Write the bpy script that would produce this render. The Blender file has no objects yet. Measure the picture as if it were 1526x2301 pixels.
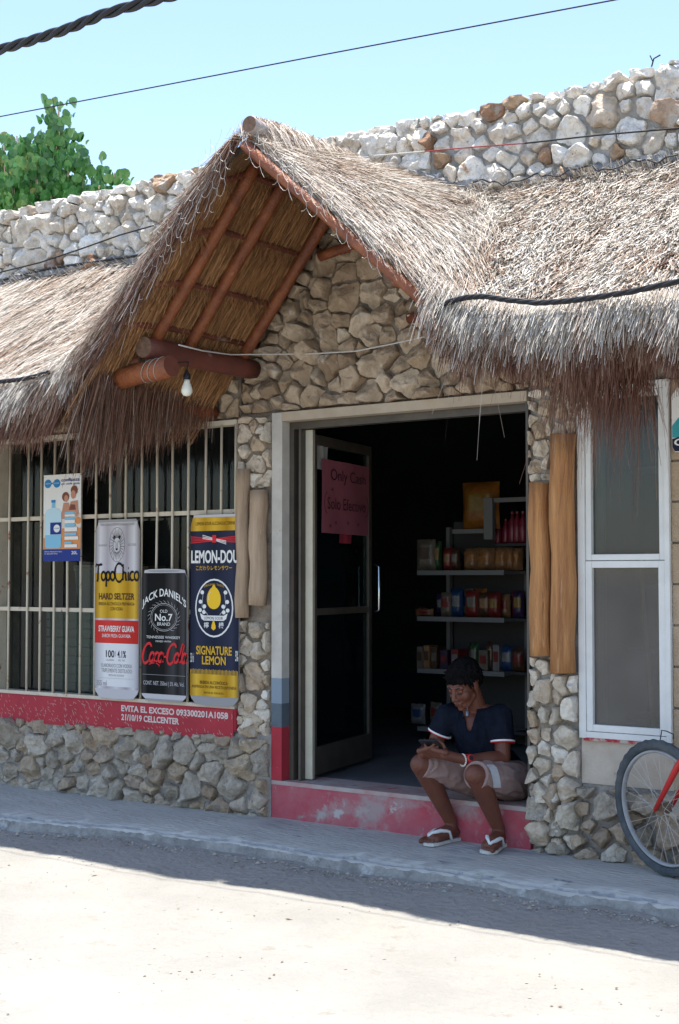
import bpy, bmesh, math, random
import numpy as np
from mathutils import Vector, Matrix, noise
from mathutils.bvhtree import BVHTree
random.seed(7); RNG = np.random.default_rng(11)
SC = bpy.context.scene; COL = SC.collection
# ------------------------------------------------------------------ camera
F = 3196.0; YAW = math.radians(36.2); PIT = math.atan(150/3196)
CAM = np.array([5.12, -6.46, 1.374])
AX = np.array([-math.sin(YAW)*math.cos(PIT), math.cos(YAW)*math.cos(PIT), math.sin(PIT)])
RT = np.array([math.cos(YAW), math.sin(YAW), 0.0]); UP = np.cross(RT, AX)
cd = bpy.data.cameras.new('camera'); cam = bpy.data.objects.new('camera', cd); COL.objects.link(cam)
cd.sensor_fit = 'VERTICAL'; cd.sensor_height = 36.0; cd.lens = 36.0*F/2301.0
cd.clip_start = 0.05; cd.clip_end = 2000
cam.matrix_world = Matrix(((RT[0], UP[0], -AX[0], CAM[0]), (RT[1], UP[1], -AX[1], CAM[1]), (RT[2], UP[2], -AX[2], CAM[2]), (0, 0, 0, 1)))
SC.camera = cam
# ------------------------------------------------------------------ light
SUN_EL = math.radians(88.4); SUN_AZ = math.radians(14)      # a little behind the shop, almost overhead
wd = bpy.data.worlds.new('World'); SC.world = wd; wd.use_nodes = True
nt = wd.node_tree; bg = nt.nodes['Background']
sky = nt.nodes.new('ShaderNodeTexSky'); sky.sky_type = 'NISHITA'; sky.sun_disc = False
sky.sun_elevation = SUN_EL; sky.sun_rotation = SUN_AZ; sky.air_density = 1.0; sky.dust_density = 0.9; sky.ozone_density = 1.0
nt.links.new(sky.outputs[0], bg.inputs[0]); bg.inputs[1].default_value = 0.126
sl = bpy.data.lights.new('sun', 'SUN'); sl.energy = 3.8; sl.angle = math.radians(0.53); sl.color = (1.0, 0.955, 0.88)
so = bpy.data.objects.new('sun', sl); COL.objects.link(so)
sdir = Vector((math.sin(SUN_AZ)*math.cos(SUN_EL), math.cos(SUN_AZ)*math.cos(SUN_EL), math.sin(SUN_EL)))
so.rotation_euler = sdir.to_track_quat('Z', 'Y').to_euler(); so.location = (0, 0, 20)
SC.view_settings.view_transform = 'Standard'; SC.view_settings.look = 'None'; SC.view_settings.gamma = 1
SC.view_settings.exposure = 1.42

# ------------------------------------------------------------------ helpers
def ray(px, py): return AX + RT*(px-763)/F - UP*(py-1150.5)/F
def PY(px, py, y): v = ray(px, py); return CAM + v*(y-CAM[1])/v[1]
def PZ(px, py, z): v = ray(px, py); return CAM + v*(z-CAM[2])/v[2]
def PX(px, py, x): v = ray(px, py); return CAM + v*(x-CAM[0])/v[0]
def A(*a): return np.array(a, dtype=float)
def nrm(v): v = np.asarray(v, float); return v/np.linalg.norm(v)

def root(name, loc, label, cat, group=None):
    o = bpy.data.objects.new(name, None); COL.objects.link(o); o.location = loc
    o['label'] = label; o['category'] = cat
    if group: o['group'] = group
    o.empty_display_size = 0.1
    return o
def base_of(o):
    l = Vector((0, 0, 0))
    while o: l += o.location; o = o.parent
    return l
class MB:
    def __init__(s): s.v = []; s.f = []; s.m = []; s.a = {}
    def add(s, vs, fs, mi=0):
        n = len(s.v); s.v.extend([tuple(map(float, p)) for p in vs]); s.f.extend([tuple(i+n for i in q) for q in fs]); s.m.extend([mi]*len(fs)); return s
    def box(s, x0, x1, y0, y1, z0, z1, mi=0):
        return s.add([(x0,y0,z0),(x1,y0,z0),(x1,y1,z0),(x0,y1,z0),(x0,y0,z1),(x1,y0,z1),(x1,y1,z1),(x0,y1,z1)],
                     [(0,3,2,1),(4,5,6,7),(0,1,5,4),(1,2,6,5),(2,3,7,6),(3,0,4,7)], mi)
    def obox(s, c, ax, ay, az, mi=0):
        c, ax, ay, az = map(lambda q: np.asarray(q, float), (c, ax, ay, az))
        vs = [c+i*ax+j*ay+k*az for k in (-1, 1) for (i, j) in ((-1,-1),(1,-1),(1,1),(-1,1))]
        return s.add(vs, [(0,3,2,1),(4,5,6,7),(0,1,5,4),(1,2,6,5),(2,3,7,6),(3,0,4,7)], mi)
    def tube(s, pts, r, n=8, mi=0, caps=True, rs=None, jit=0):
        pts = [np.asarray(p, float) for p in pts]; k = len(pts); R = rs if rs is not None else [r]*k
        t0 = nrm(pts[1]-pts[0]); u = np.cross(t0, A(0,0,1) if abs(t0[2]) < .9 else A(1,0,0)); u = nrm(u); vs = []
        for i in range(k):
            t = nrm(pts[min(i+1,k-1)]-pts[max(i-1,0)]); u = nrm(u-t*np.dot(u,t)); w = np.cross(t,u)
            for j in range(n):
                a = 2*math.pi*j/n; rr = R[i]*(1+(random.uniform(-jit,jit) if jit else 0))
                vs.append(pts[i]+rr*(math.cos(a)*u+math.sin(a)*w))
        fs = [(i*n+j, i*n+(j+1)%n, (i+1)*n+(j+1)%n, (i+1)*n+j) for i in range(k-1) for j in range(n)]
        if caps: fs += [tuple(range(n-1,-1,-1)), tuple(range((k-1)*n, k*n))]
        return s.add(vs, fs, mi)
    def ell(s, c, rad, M=None, nu=18, nv=12, mi=0):
        c = np.asarray(c, float); M = np.eye(3) if M is None else M; vs = []
        vs.append(c+M@A(0,0,rad[2]))
        for i in range(1,nv):
            th = math.pi*i/nv
            for j in range(nu):
                ph = 2*math.pi*j/nu
                vs.append(c+M@A(rad[0]*math.sin(th)*math.cos(ph), rad[1]*math.sin(th)*math.sin(ph), rad[2]*math.cos(th)))
        vs.append(c+M@A(0,0,-rad[2])); L = len(vs)-1
        fs = [(0, 1+j, 1+(j+1)%nu) for j in range(nu)]
        fs += [(1+(i-1)*nu+j, 1+i*nu+j, 1+i*nu+(j+1)%nu, 1+(i-1)*nu+(j+1)%nu) for i in range(1,nv-1) for j in range(nu)]
        fs += [(L, 1+(nv-2)*nu+(j+1)%nu, 1+(nv-2)*nu+j) for j in range(nu)]
        return s.add(vs, fs, mi)
    def caps(s, p0, r0, p1, r1, n=14, flat0=False, flat1=False, mi=0):
        p0 = np.asarray(p0,float); p1 = np.asarray(p1,float); t = nrm(p1-p0); pts = []; rs = []
        if flat0: pts.append(p0); rs.append(r0)
        else:
            for a in (80, 55, 30, 0): pts.append(p0-t*r0*math.sin(math.radians(a))); rs.append(r0*math.cos(math.radians(a)))
        for q in (.33, .66): pts.append(p0+(p1-p0)*q); rs.append(r0+(r1-r0)*q)
        if flat1: pts.append(p1); rs.append(r1)
        else:
            for a in (0, 30, 55, 80): pts.append(p1+t*r1*math.sin(math.radians(a))); rs.append(r1*math.cos(math.radians(a)))
        return s.tube(pts, 0, n, mi, True, rs)
    def lathe(s, c, prof, n=20, mi=0, M=None):
        c = np.asarray(c,float); M = np.eye(3) if M is None else M
        vs = [c+M@A(r*math.cos(2*math.pi*j/n), r*math.sin(2*math.pi*j/n), z) for (r,z) in prof for j in range(n)]; k = len(prof)
        fs = [(i*n+j, i*n+(j+1)%n, (i+1)*n+(j+1)%n, (i+1)*n+j) for i in range(k-1) for j in range(n)]
        fs += [tuple(range(n-1,-1,-1)), tuple(range((k-1)*n,k*n))]
        return s.add(vs, fs, mi)
    def build(s, name, mats, parent=None, smooth=False, attrs=None, bevel=0):
        me = bpy.data.meshes.new(name); b = base_of(parent) if parent else Vector((0,0,0))
        V = np.array(s.v, dtype=np.float32).reshape(-1,3)-np.array(b, dtype=np.float32)
        me.from_pydata(V.tolist(), [], s.f); return fin(me, name, mats, parent, smooth, s.m, attrs, bevel)
def fin(me, name, mats, parent, smooth=False, mi=None, attrs=None, bevel=0):
    if not isinstance(mats, (list, tuple)): mats = [mats]
    for m in mats: me.materials.append(m)
    if mi is not None and len(mats) > 1: me.polygons.foreach_set('material_index', np.array(mi, dtype=np.int32))
    if attrs:
        for k, val in attrs.items():
            at = me.attributes.new(k, 'FLOAT', 'POINT'); at.data.foreach_set('value', np.asarray(val, dtype=np.float32))
    me.polygons.foreach_set('use_smooth', [bool(smooth)]*len(me.polygons)); me.update()
    o = bpy.data.objects.new(name, me); COL.objects.link(o)
    if parent: o.parent = parent
    if bevel:
        bm = bmesh.new(); bm.from_mesh(me); bmesh.ops.recalc_face_normals(bm, faces=bm.faces)
        bmesh.ops.bevel(bm, geom=list(bm.edges), offset=bevel, segments=2, affect='EDGES', profile=.6); bm.to_mesh(me); bm.free()
    return o
def tag(o, label, cat, group=None, kind=None):
    if label: o['label'] = label
    if cat: o['category'] = cat
    if group: o['group'] = group
    if kind: o['kind'] = kind
    return o
def remesh(mb, vox, sm=4):
    me = bpy.data.meshes.new('tmp'); me.from_pydata(mb.v, [], mb.f); o = bpy.data.objects.new('tmp', me); COL.objects.link(o)
    bm = bmesh.new(); bm.from_mesh(me); bmesh.ops.recalc_face_normals(bm, faces=bm.faces); bm.to_mesh(me); bm.free()
    m = o.modifiers.new('r','REMESH'); m.mode = 'VOXEL'; m.voxel_size = vox
    m2 = o.modifiers.new('s','SMOOTH'); m2.iterations = sm; m2.factor = .5
    dg = bpy.context.evaluated_depsgraph_get(); dg.update(); out = bpy.data.meshes.new_from_object(o.evaluated_get(dg))
    bpy.data.objects.remove(o); bpy.data.meshes.remove(me); return out
def place(me, name, mats, parent, smooth=True):
    b = base_of(parent); me.transform(Matrix.Translation(-b)); me.materials.clear(); me.name = name
    return fin(me, name, mats, parent, smooth)

# ------------------------------------------------------------------ materials
def M(name, c1, c2=None, scale=6, rough=.85, bump=0, bscale=40, stretch=(1,1,1), spec=.3, metal=0, lo=.35, hi=.65, spots=None, attr=None, ramp=None, dist=.02, trans=0):
    m = bpy.data.materials.new(name); m.use_nodes = True; t = m.node_tree; N = t.nodes; L = t.links; b = N['Principled BSDF']
    b.inputs['Roughness'].default_value = rough; b.inputs['Specular IOR Level'].default_value = spec; b.inputs['Metallic'].default_value = metal
    tc = N.new('ShaderNodeTexCoord'); mp = N.new('ShaderNodeMapping'); mp.inputs['Scale'].default_value = stretch
    L.new(tc.outputs['Object'], mp.inputs[0]); out = None
    if attr:
        an = N.new('ShaderNodeAttribute'); an.attribute_name = attr; rp = N.new('ShaderNodeValToRGB'); e = rp.color_ramp.elements
        e[0].position = ramp[0][0]; e[0].color = (*ramp[0][1], 1); e[1].position = ramp[-1][0]; e[1].color = (*ramp[-1][1], 1)
        for p, c in ramp[1:-1]: q = e.new(p); q.color = (*c, 1)
        L.new(an.outputs['Fac'], rp.inputs[0]); out = rp.outputs[0]
    if c2 is not None:
        nz = N.new('ShaderNodeTexNoise'); nz.inputs['Scale'].default_value = scale; nz.inputs['Detail'].default_value = 8; nz.inputs['Roughness'].default_value = .65
        L.new(mp.outputs[0], nz.inputs[0]); r = N.new('ShaderNodeMapRange'); r.inputs[1].default_value = lo; r.inputs[2].default_value = hi
        L.new(nz.outputs[0], r.inputs[0]); mx = N.new('ShaderNodeMix'); mx.data_type = 'RGBA'
        L.new(r.outputs[0], mx.inputs[0])
        if out: L.new(out, mx.inputs[6]); mx.blend_type = 'MULTIPLY'
        else: mx.inputs[6].default_value = (*c1, 1)
        mx.inputs[7].default_value = (*c2, 1); out = mx.outputs[2]
    if spots:
        for (sc, th, wd_, col) in spots:
            nz = N.new('ShaderNodeTexNoise'); nz.inputs['Scale'].default_value = sc; nz.inputs['Detail'].default_value = 6; nz.inputs['Roughness'].default_value = .7
            L.new(mp.outputs[0], nz.inputs[0]); r = N.new('ShaderNodeMapRange'); r.inputs[1].default_value = th; r.inputs[2].default_value = th+wd_
            L.new(nz.outputs[0], r.inputs[0]); mx = N.new('ShaderNodeMix'); mx.data_type = 'RGBA'; L.new(r.outputs[0], mx.inputs[0])
            if out: L.new(out, mx.inputs[6])
            else: mx.inputs[6].default_value = (*c1, 1)
            mx.inputs[7].default_value = (*col, 1); out = mx.outputs[2]
    if out: L.new(out, b.inputs['Base Color'])
    else: b.inputs['Base Color'].default_value = (*c1, 1)
    if bump:
        nb = N.new('ShaderNodeTexNoise'); nb.inputs['Scale'].default_value = bscale; nb.inputs['Detail'].default_value = 6; L.new(mp.outputs[0], nb.inputs[0])
        bp = N.new('ShaderNodeBump'); bp.inputs['Strength'].default_value = bump; bp.inputs['Distance'].default_value = dist
        L.new(nb.outputs[0], bp.inputs['Height']); L.new(bp.outputs[0], b.inputs['Normal'])
    return m
def flat(name, c, rough=.6, spec=.3): return M(name, c, rough=rough, spec=spec)
def glassmat(name, tint, refl=1.0, opac=0.0, dust_sheen=(.2,.2,.2)):
    m = bpy.data.materials.new(name); m.use_nodes = True; t = m.node_tree; N = t.nodes; L = t.links; N.remove(N['Principled BSDF'])
    tr = N.new('ShaderNodeBsdfTransparent'); tr.inputs[0].default_value = (*tint, 1); gl = N.new('ShaderNodeBsdfGlossy'); gl.inputs['Roughness'].default_value = .02
    fr = N.new('ShaderNodeFresnel'); ge = N.new('ShaderNodeNewGeometry'); io = N.new('ShaderNodeMapRange'); io.inputs[3].default_value = 1.5; io.inputs[4].default_value = 1.0; L.new(ge.outputs['Backfacing'], io.inputs[0]); L.new(io.outputs[0], fr.inputs[0]); mu = N.new('ShaderNodeMath'); mu.operation = 'MULTIPLY'; mu.inputs[1].default_value = refl; L.new(fr.outputs[0], mu.inputs[0])
    df = N.new('ShaderNodeBsdfDiffuse'); df.inputs[0].default_value = (*dust_sheen, 1)
    nz = N.new('ShaderNodeTexNoise'); nz.inputs['Scale'].default_value = 3.5; nz.inputs['Detail'].default_value = 8; r = N.new('ShaderNodeMapRange'); r.inputs[3].default_value = opac*.4; r.inputs[4].default_value = opac*1.6
    tc = N.new('ShaderNodeTexCoord'); L.new(tc.outputs['Object'], nz.inputs[0]); L.new(nz.outputs[0], r.inputs[0])
    m1 = N.new('ShaderNodeMixShader'); L.new(r.outputs[0], m1.inputs[0]); L.new(tr.outputs[0], m1.inputs[1]); L.new(df.outputs[0], m1.inputs[2])
    m2 = N.new('ShaderNodeMixShader'); L.new(mu.outputs[0], m2.inputs[0]); L.new(m1.outputs[0], m2.inputs[1]); L.new(gl.outputs[0], m2.inputs[2])
    L.new(m2.outputs[0], N['Material Output'].inputs[0]); return m

MT = {}
MT['mortar'] = M('mortar', (.27,.225,.175), (.13,.108,.085), 9, .95, .9, 55, dist=.012)
MT['mortar_pale'] = M('mortar_pale', (.40,.375,.34), (.27,.26,.24), 9, .95, .9, 55, dist=.012)
MT['mortar_base'] = M('mortar_base', (.33,.30,.265), (.22,.20,.18), 9, .95, .9, 55, dist=.012)
MT['stone_white'] = M('stone_white', None, (.55,.51,.46), 14, .92, 1.0, 60, lo=.45, hi=.72, attr='rnd', dist=.01,
    ramp=[(0,(.78,.73,.65)),(.25,(.62,.58,.52)),(.5,(.82,.79,.73)),(.68,(.58,.50,.40)),(.80,(.70,.66,.6)),(.93,(.66,.58,.47)),(.96,(.27,.15,.09)),(1,(.43,.31,.21))],
    spots=[(4.2,.64,.07,(.36,.19,.085)),(9,.56,.14,(.44,.41,.37)),(22,.60,.08,(.24,.22,.19)),(40,.66,.04,(.12,.11,.1))])
MT['stone_tan'] = M('stone_tan', None, (.62,.57,.52), 12, .92, .7, 60, lo=.4, hi=.75, attr='rnd', dist=.01,
    ramp=[(0,(.38,.285,.19)),(.25,(.47,.365,.26)),(.45,(.28,.20,.13)),(.65,(.56,.455,.335)),(.82,(.35,.255,.165)),(1,(.62,.53,.41))],
    spots=[(3.5,.64,.06,(.40,.26,.15)),(7,.57,.12,(.52,.45,.36)),(11,.60,.10,(.24,.175,.12)),(26,.62,.07,(.15,.11,.08))])
MT['stone_grey'] = M('stone_grey', None, (.55,.52,.49), 15, .94, 1.0, 60, lo=.4, hi=.75, attr='rnd', dist=.014,
    ramp=[(0,(.46,.405,.33)),(.3,(.37,.32,.25)),(.55,(.55,.49,.405)),(.75,(.41,.32,.235)),(.9,(.49,.39,.275)),(1,(.35,.26,.18))],
    spots=[(4,.63,.08,(.36,.27,.2)),(10,.57,.12,(.25,.235,.22)),(24,.62,.08,(.16,.15,.14)),(7,.63,.08,(.52,.5,.47))])
MT['stone_cream'] = M('stone_cream', None, (.60,.55,.49), 14, .92, .8, 60, lo=.42, hi=.75, attr='rnd', dist=.012,
    ramp=[(0,(.68,.61,.50)),(.3,(.54,.46,.36)),(.55,(.76,.70,.60)),(.8,(.47,.36,.25)),(1,(.62,.53,.42))],
    spots=[(4,.63,.07,(.40,.25,.15)),(10,.58,.12,(.36,.33,.29)),(24,.63,.08,(.2,.17,.14))])
MT['wood_post'] = M('wood_post', (.54,.27,.105), (.29,.125,.05), 3.0, .75, .5, 24, stretch=(9,9,.7), spots=[(2.2,.58,.12,(.56,.38,.22)),(5,.60,.08,(.22,.10,.045)),(9,.69,.03,(.08,.045,.03))])
MT['wood_post_pale'] = M('wood_post_pale', (.46,.34,.235), (.31,.215,.14), 3.0, .8, .35, 24, stretch=(9,9,.8), spots=[(5,.63,.05,(.56,.44,.32)),(9,.71,.03,(.10,.06,.04))])
MT['wood_red'] = M('wood_red', (.27,.085,.030), (.14,.041,.017), 2.2, .5, .4, 20, stretch=(3,3,3), spots=[(6,.62,.10,(.36,.14,.05)),(14,.66,.06,(.07,.03,.02))], spec=.4)
MT['wood_redgrey'] = M('wood_redgrey', (.19,.055,.032), (.11,.035,.025), 2.2, .6, .3, 20, spots=[(5,.60,.1,(.30,.25,.22))], spec=.4)
MT['wood_grey'] = M('wood_grey', (.38,.33,.30), (.22,.19,.18), 3, .85, .5, 30)
MT['wood_end'] = M('wood_end', (.22,.135,.09), (.13,.075,.05), 30, .85, .4, 60)
MT['thatch_core'] = M('thatch_core', (.13,.095,.068), (.07,.05,.037), 6, .95, .8, 40, stretch=(8,2,8))  # dark base colour puts shade into the gaps between straws
MT['thatch_under'] = M('thatch_under', (.32,.18,.08), (.17,.09,.04), 5, .95, .9, 22, stretch=(1.5,14,1.5), dist=.03)
thr = [(0,(.105,.042,.030)),(.2,(.20,.105,.070)),(.38,(.31,.21,.148)),(.55,(.41,.338,.272)),(.75,(.51,.462,.40)),(1,(.63,.598,.545))]
MT['thatch'] = M('thatch', None, attr='age', ramp=thr, rough=.8, spec=.25)
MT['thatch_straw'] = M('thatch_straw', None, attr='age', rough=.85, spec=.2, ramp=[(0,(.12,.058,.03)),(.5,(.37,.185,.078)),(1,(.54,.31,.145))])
MT['plaster_white'] = M('plaster_white', (.56,.53,.47), (.43,.40,.35), 5, .9, .4, 60, dist=.006, spots=[(7,.66,.03,(.25,.22,.2)),(3,.58,.15,(.44,.40,.34)),(22,.70,.02,(.12,.1,.09))])
MT['plaster_cream'] = M('plaster_cream', (.52,.45,.37), (.42,.35,.28), 6, .92, .5, 70, dist=.006, spots=[(4,.66,.06,(.33,.27,.22))])
MT['block'] = M('block', (.47,.36,.25), (.36,.265,.18), 9, .95, 1.0, 110, dist=.008, spots=[(60,.68,.03,(.15,.11,.08)),(3,.6,.15,(.52,.44,.34))])
MT['red_paint'] = M('red_paint', (.42,.035,.05), (.34,.028,.04), 5, .75, .3, 50, dist=.005, spots=[(11,.66,.04,(.52,.22,.2)),(26,.71,.03,(.45,.38,.35))])
MT['step_paint'] = M('step_paint', (.42,.06,.085), (.40,.14,.15), 4, .9, .5, 40, dist=.008, spots=[(2.6,.52,.12,(.36,.26,.25)),(6,.57,.10,(.38,.33,.31)),(14,.62,.06,(.25,.23,.22)),(4.2,.63,.05,(.44,.41,.39))])
MT['blue_paint'] = flat('blue_paint', (.22,.27,.32), .8); MT['slate_paint'] = M('slate_paint', (.085,.11,.135), (.12,.145,.165), 8, .8)
MT['concrete'] = M('concrete', (.52,.505,.465), (.41,.40,.37), 2.6, .95, 1.0, 26, dist=.016, stretch=(.6,1.5,1.2), spots=[(1.6,.56,.14,(.24,.25,.265)),(4.5,.63,.05,(.19,.20,.215)),(16,.68,.04,(.17,.17,.17)),(3.2,.66,.06,(.50,.49,.46))])
MT['floor'] = M('floor', (.14,.14,.145), (.09,.09,.095), 3, .7, .2, 30)
MT['sand'] = M('sand', (.30,.288,.264), (.25,.24,.218), 1.6, .97, 1.0, 26, dist=.02, spots=[(9,.60,.10,(.235,.215,.185)),(34,.66,.05,(.20,.18,.155)),(2.2,.55,.2,(.31,.285,.245))])
MT['cream_metal'] = M('cream_metal', (.60,.53,.42), (.52,.45,.34), 12, .6, .2, 60, spots=[(9,.60,.05,(.27,.12,.055)),(28,.66,.04,(.20,.085,.04))], dist=.004)
MT['alu_white'] = M('alu_white', (.72,.72,.70), (.62,.62,.60), 6, .4, spec=.5); MT['alu_brown'] = M('alu_brown', (.085,.070,.052), (.055,.045,.035), 6, .5, spec=.5)
MT['alu_cream'] = M('alu_cream', (.55,.50,.38), (.42,.38,.29), 4, .4, spec=.5)
MT['chrome'] = M('chrome', (.8,.8,.8), rough=.2, metal=1)
MT['glass'] = glassmat('glass', (.80,.84,.82), .55, .05, (.12,.125,.115)); MT['glass_door'] = glassmat('glass_door', (.6,.7,.72), .45, .03, (.06,.075,.08))
MT['glass_dust_sheen'] = glassmat('glass_dust_sheen', (.62,.62,.62), .8, .40, (.21,.195,.175))  # pale film is dust plus window reflections painted into the colour
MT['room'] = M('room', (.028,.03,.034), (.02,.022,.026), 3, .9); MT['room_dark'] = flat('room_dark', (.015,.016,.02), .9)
MT['black_rubber'] = M('black_rubber', (.02,.02,.022), (.035,.035,.036), 20, .55); MT['cable'] = flat('cable', (.016,.016,.018), .5)
MT['cord_white'] = flat('cord_white', (.55,.53,.48), .8); MT['red_plastic'] = flat('red_plastic', (.5,.03,.03), .4)
MT['wire'] = M('wire', (.52,.49,.45), rough=.5, metal=.3)
C = lambda n, c, r=.65: MT.setdefault(n, flat(n, c, r, .12))
C('marker', (.07,.022,.03)); C('ink_black', (.015,.014,.014)); C('ink_white', (.74,.73,.70)); C('ink_red', (.60,.03,.035)); C('ink_gold', (.62,.36,.03)); C('ink_navy', (.018,.022,.045))
C('ink_brown', (.10,.045,.015)); C('ink_grey', (.30,.29,.29)); C('ink_silver', (.50,.48,.49)); C('ink_blue', (.03,.22,.48)); C('ink_deepblue', (.025,.045,.22))
C('ink_sky', (.22,.48,.66)); C('ink_paleblue', (.48,.66,.74)); C('ink_orange', (.62,.26,.10)); C('ink_skin', (.50,.25,.17)); C('ink_hair', (.20,.07,.045)); C('ink_beige', (.66,.58,.50)); C('ink_yellow', (.80,.50,.03)); C('ink_teal', (.05,.32,.36))
def printed(name, stops):      # a can shape printed with its own round shading: the picture's bands across the board
    m = bpy.data.materials.new(name); m.use_nodes = True; t = m.node_tree; b = t.nodes['Principled BSDF']; b.inputs['Roughness'].default_value = .75; b.inputs['Specular IOR Level'].default_value = .08
    an = t.nodes.new('ShaderNodeAttribute'); an.attribute_name = 'across'; rp = t.nodes.new('ShaderNodeValToRGB'); e = rp.color_ramp.elements
    e[0].position = stops[0][0]; e[0].color = (*stops[0][1],1); e[1].position = stops[-1][0]; e[1].color = (*stops[-1][1],1)
    for p, c in stops[1:-1]: q = e.new(p); q.color = (*c,1)
    t.links.new(an.outputs['Fac'], rp.inputs[0]); t.links.new(rp.outputs[0], b.inputs['Base Color']); MT[name] = m; return m
printed('print_silver', [(0,(.22,.20,.21)),(.12,(.62,.59,.6)),(.28,(.38,.35,.37)),(.5,(.60,.57,.58)),(.72,(.34,.31,.33)),(.88,(.60,.58,.58)),(1,(.20,.18,.19))])
printed('print_gold', [(0,(.25,.13,.01)),(.14,(.66,.40,.05)),(.3,(.45,.25,.015)),(.5,(.66,.40,.04)),(.75,(.40,.21,.012)),(.9,(.62,.38,.05)),(1,(.22,.12,.01))])
printed('print_red', [(0,(.48,.03,.025)),(.3,(.62,.05,.04)),(.6,(.58,.04,.03)),(1,(.42,.025,.02))])
printed('print_white', [(0,(.30,.29,.30)),(.10,(.50,.49,.5)),(.25,(.70,.69,.69)),(.7,(.68,.67,.67)),(.9,(.52,.51,.52)),(1,(.28,.27,.28))])
printed('print_black', [(0,(.008,.008,.008)),(.06,(.045,.043,.043)),(.14,(.010,.010,.010)),(.5,(.012,.011,.011)),(.70,(.055,.052,.052)),(.80,(.02,.019,.019)),(.92,(.06,.057,.057)),(1,(.008,.008,.008))])
printed('print_navy', [(0,(.012,.014,.03)),(.15,(.03,.034,.06)),(.5,(.016,.02,.04)),(.85,(.034,.038,.065)),(1,(.012,.014,.03))])

# ------------------------------------------------------------------ ground
def fbm(x, y, s=1.0, o=4):
    v = 0; a = .5
    for _ in range(o): v += a*noise.noise(Vector((x*s, y*s, 3.7))); s *= 2.1; a *= .5
    return v
xs = np.unique(np.concatenate([np.linspace(-400,-8,12), np.linspace(-8,-2.6,20), np.arange(-2.6,4.2,.035), np.linspace(4.2,9,20), np.linspace(9,400,12)]))
ys = np.unique(np.concatenate([np.linspace(-400,-9,14), np.linspace(-9,-3.6,24), np.arange(-3.6,-.5,.035), np.linspace(-.5,8,12), np.linspace(8,400,10)]))
mb = MB(); W = len(xs)
for y in ys:
    for x in xs:
        near = abs(x) < 10 and -10 < y < 0
        z = -.072+(.022*fbm(x,y,1.1)+.010*fbm(x,y,6.5,3) if near else 0)
        if near and y > -1.15: z += .035*max(0, (y+1.15)/.4)*(.6+.8*fbm(x,0,2.5))     # sand banked against the kerb
        if near: z -= sum(.012*math.exp(-((y-c_-.06*math.sin(x*.9+c_))/.11)**2) for c_ in (-1.75,-3.1))*(.6+.6*noise.noise(Vector((x*1.5,y,4))))
        mb.v.append((x,y,min(z,-.03)))
mb.f = [(j*W+i, j*W+i+1, (j+1)*W+i+1, (j+1)*W+i) for j in range(len(ys)-1) for i in range(W-1)]; mb.m = [0]*len(mb.f)
road = mb.build('road', MT['sand'], smooth=True); tag(road, 'pale sandy dirt road in front of the shop', 'road', kind='structure')
def kerb(x):
    e = np.interp(x, [-40,-2.5,-1.3,-.43,.48,1.3,2.7,40], [-1.1,-1.06,-.95,-.79,-.755,-.77,-.77,-.8])
    return e+.03*noise.noise(Vector((x*2.2,0,0)))+.018*noise.noise(Vector((x*7,2,0)))+.012*noise.noise(Vector((x*23,5,0)))
sx = np.unique(np.concatenate([np.linspace(-40,-3,18), np.arange(-3,4.2,.015), np.linspace(4.2,40,18)]))
mb = MB(); prof = 21
for x in sx:
    e = kerb(x); rough = .5+.5*noise.noise(Vector((x*1.7,8,0))); gv = e+.085+.03*noise.noise(Vector((x*1.3,11,0)))+.010*noise.noise(Vector((x*11,4,0))); gd = .034*max(0,min(1,.75+1.6*noise.noise(Vector((x*1.9,21,0)))+.8*noise.noise(Vector((x*9,25,0)))))
    for k in range(prof):
        if k < 7: y = .15+(gv+.03-.15)*k/6; z = -.006*(k/6)**3+.006*fbm(x,y,2.5,3)
        elif k < 13:
            y = gv+(.026,.016,.004,-.010,-.022,-.032)[k-7]*(1+.5*noise.noise(Vector((x*17,k*.8,2)))); z = -.008+(0,-gd,-gd*1.1,-gd*.25,-.002,-.004)[k-7]+.006*fbm(x,y,2.5,3)+.004*noise.noise(Vector((x*40,y*40,9)))
        else:
            q = (k-13)/7; y0_ = min(gv-.045, e+.05); y = y0_-.012*q-.045*q*q+.022*rough*q; z = -.012-(.006+.072*q**1.25)+.014*noise.noise(Vector((x*14,y*14,q*3)))+.016*noise.noise(Vector((x*38,y*38,q*5)))*(.4+q)
        mb.v.append((x,y,z))
n = len(sx); mb.f = [(i*prof+k, i*prof+k+1, (i+1)*prof+k+1, (i+1)*prof+k) for i in range(n-1) for k in range(prof-1)]; mb.m = [1 if 7 <= k < 11 and abs(mb.v[i*prof+9][2]-mb.v[i*prof+7][2]) > .027 else 2 if k >= 13 else 0 for i in range(n-1) for k in range(prof-1)]
sw = mb.build('sidewalk', [MT['concrete'], M('kerb_dirt',(.33,.33,.325),(.42,.42,.41),22,.95,.8,60), M('kerb_face',(.36,.35,.325),(.20,.195,.18),9,.95,1.0,45,dist=.015,spots=[(22,.6,.1,(.14,.135,.125)),(5,.6,.1,(.44,.44,.43))])], smooth=True); tag(sw, 'narrow worn concrete pavement with crumbling edge along the shop', 'pavement', kind='structure')
mb = MB()       # grit and twigs scattered on the road
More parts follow.
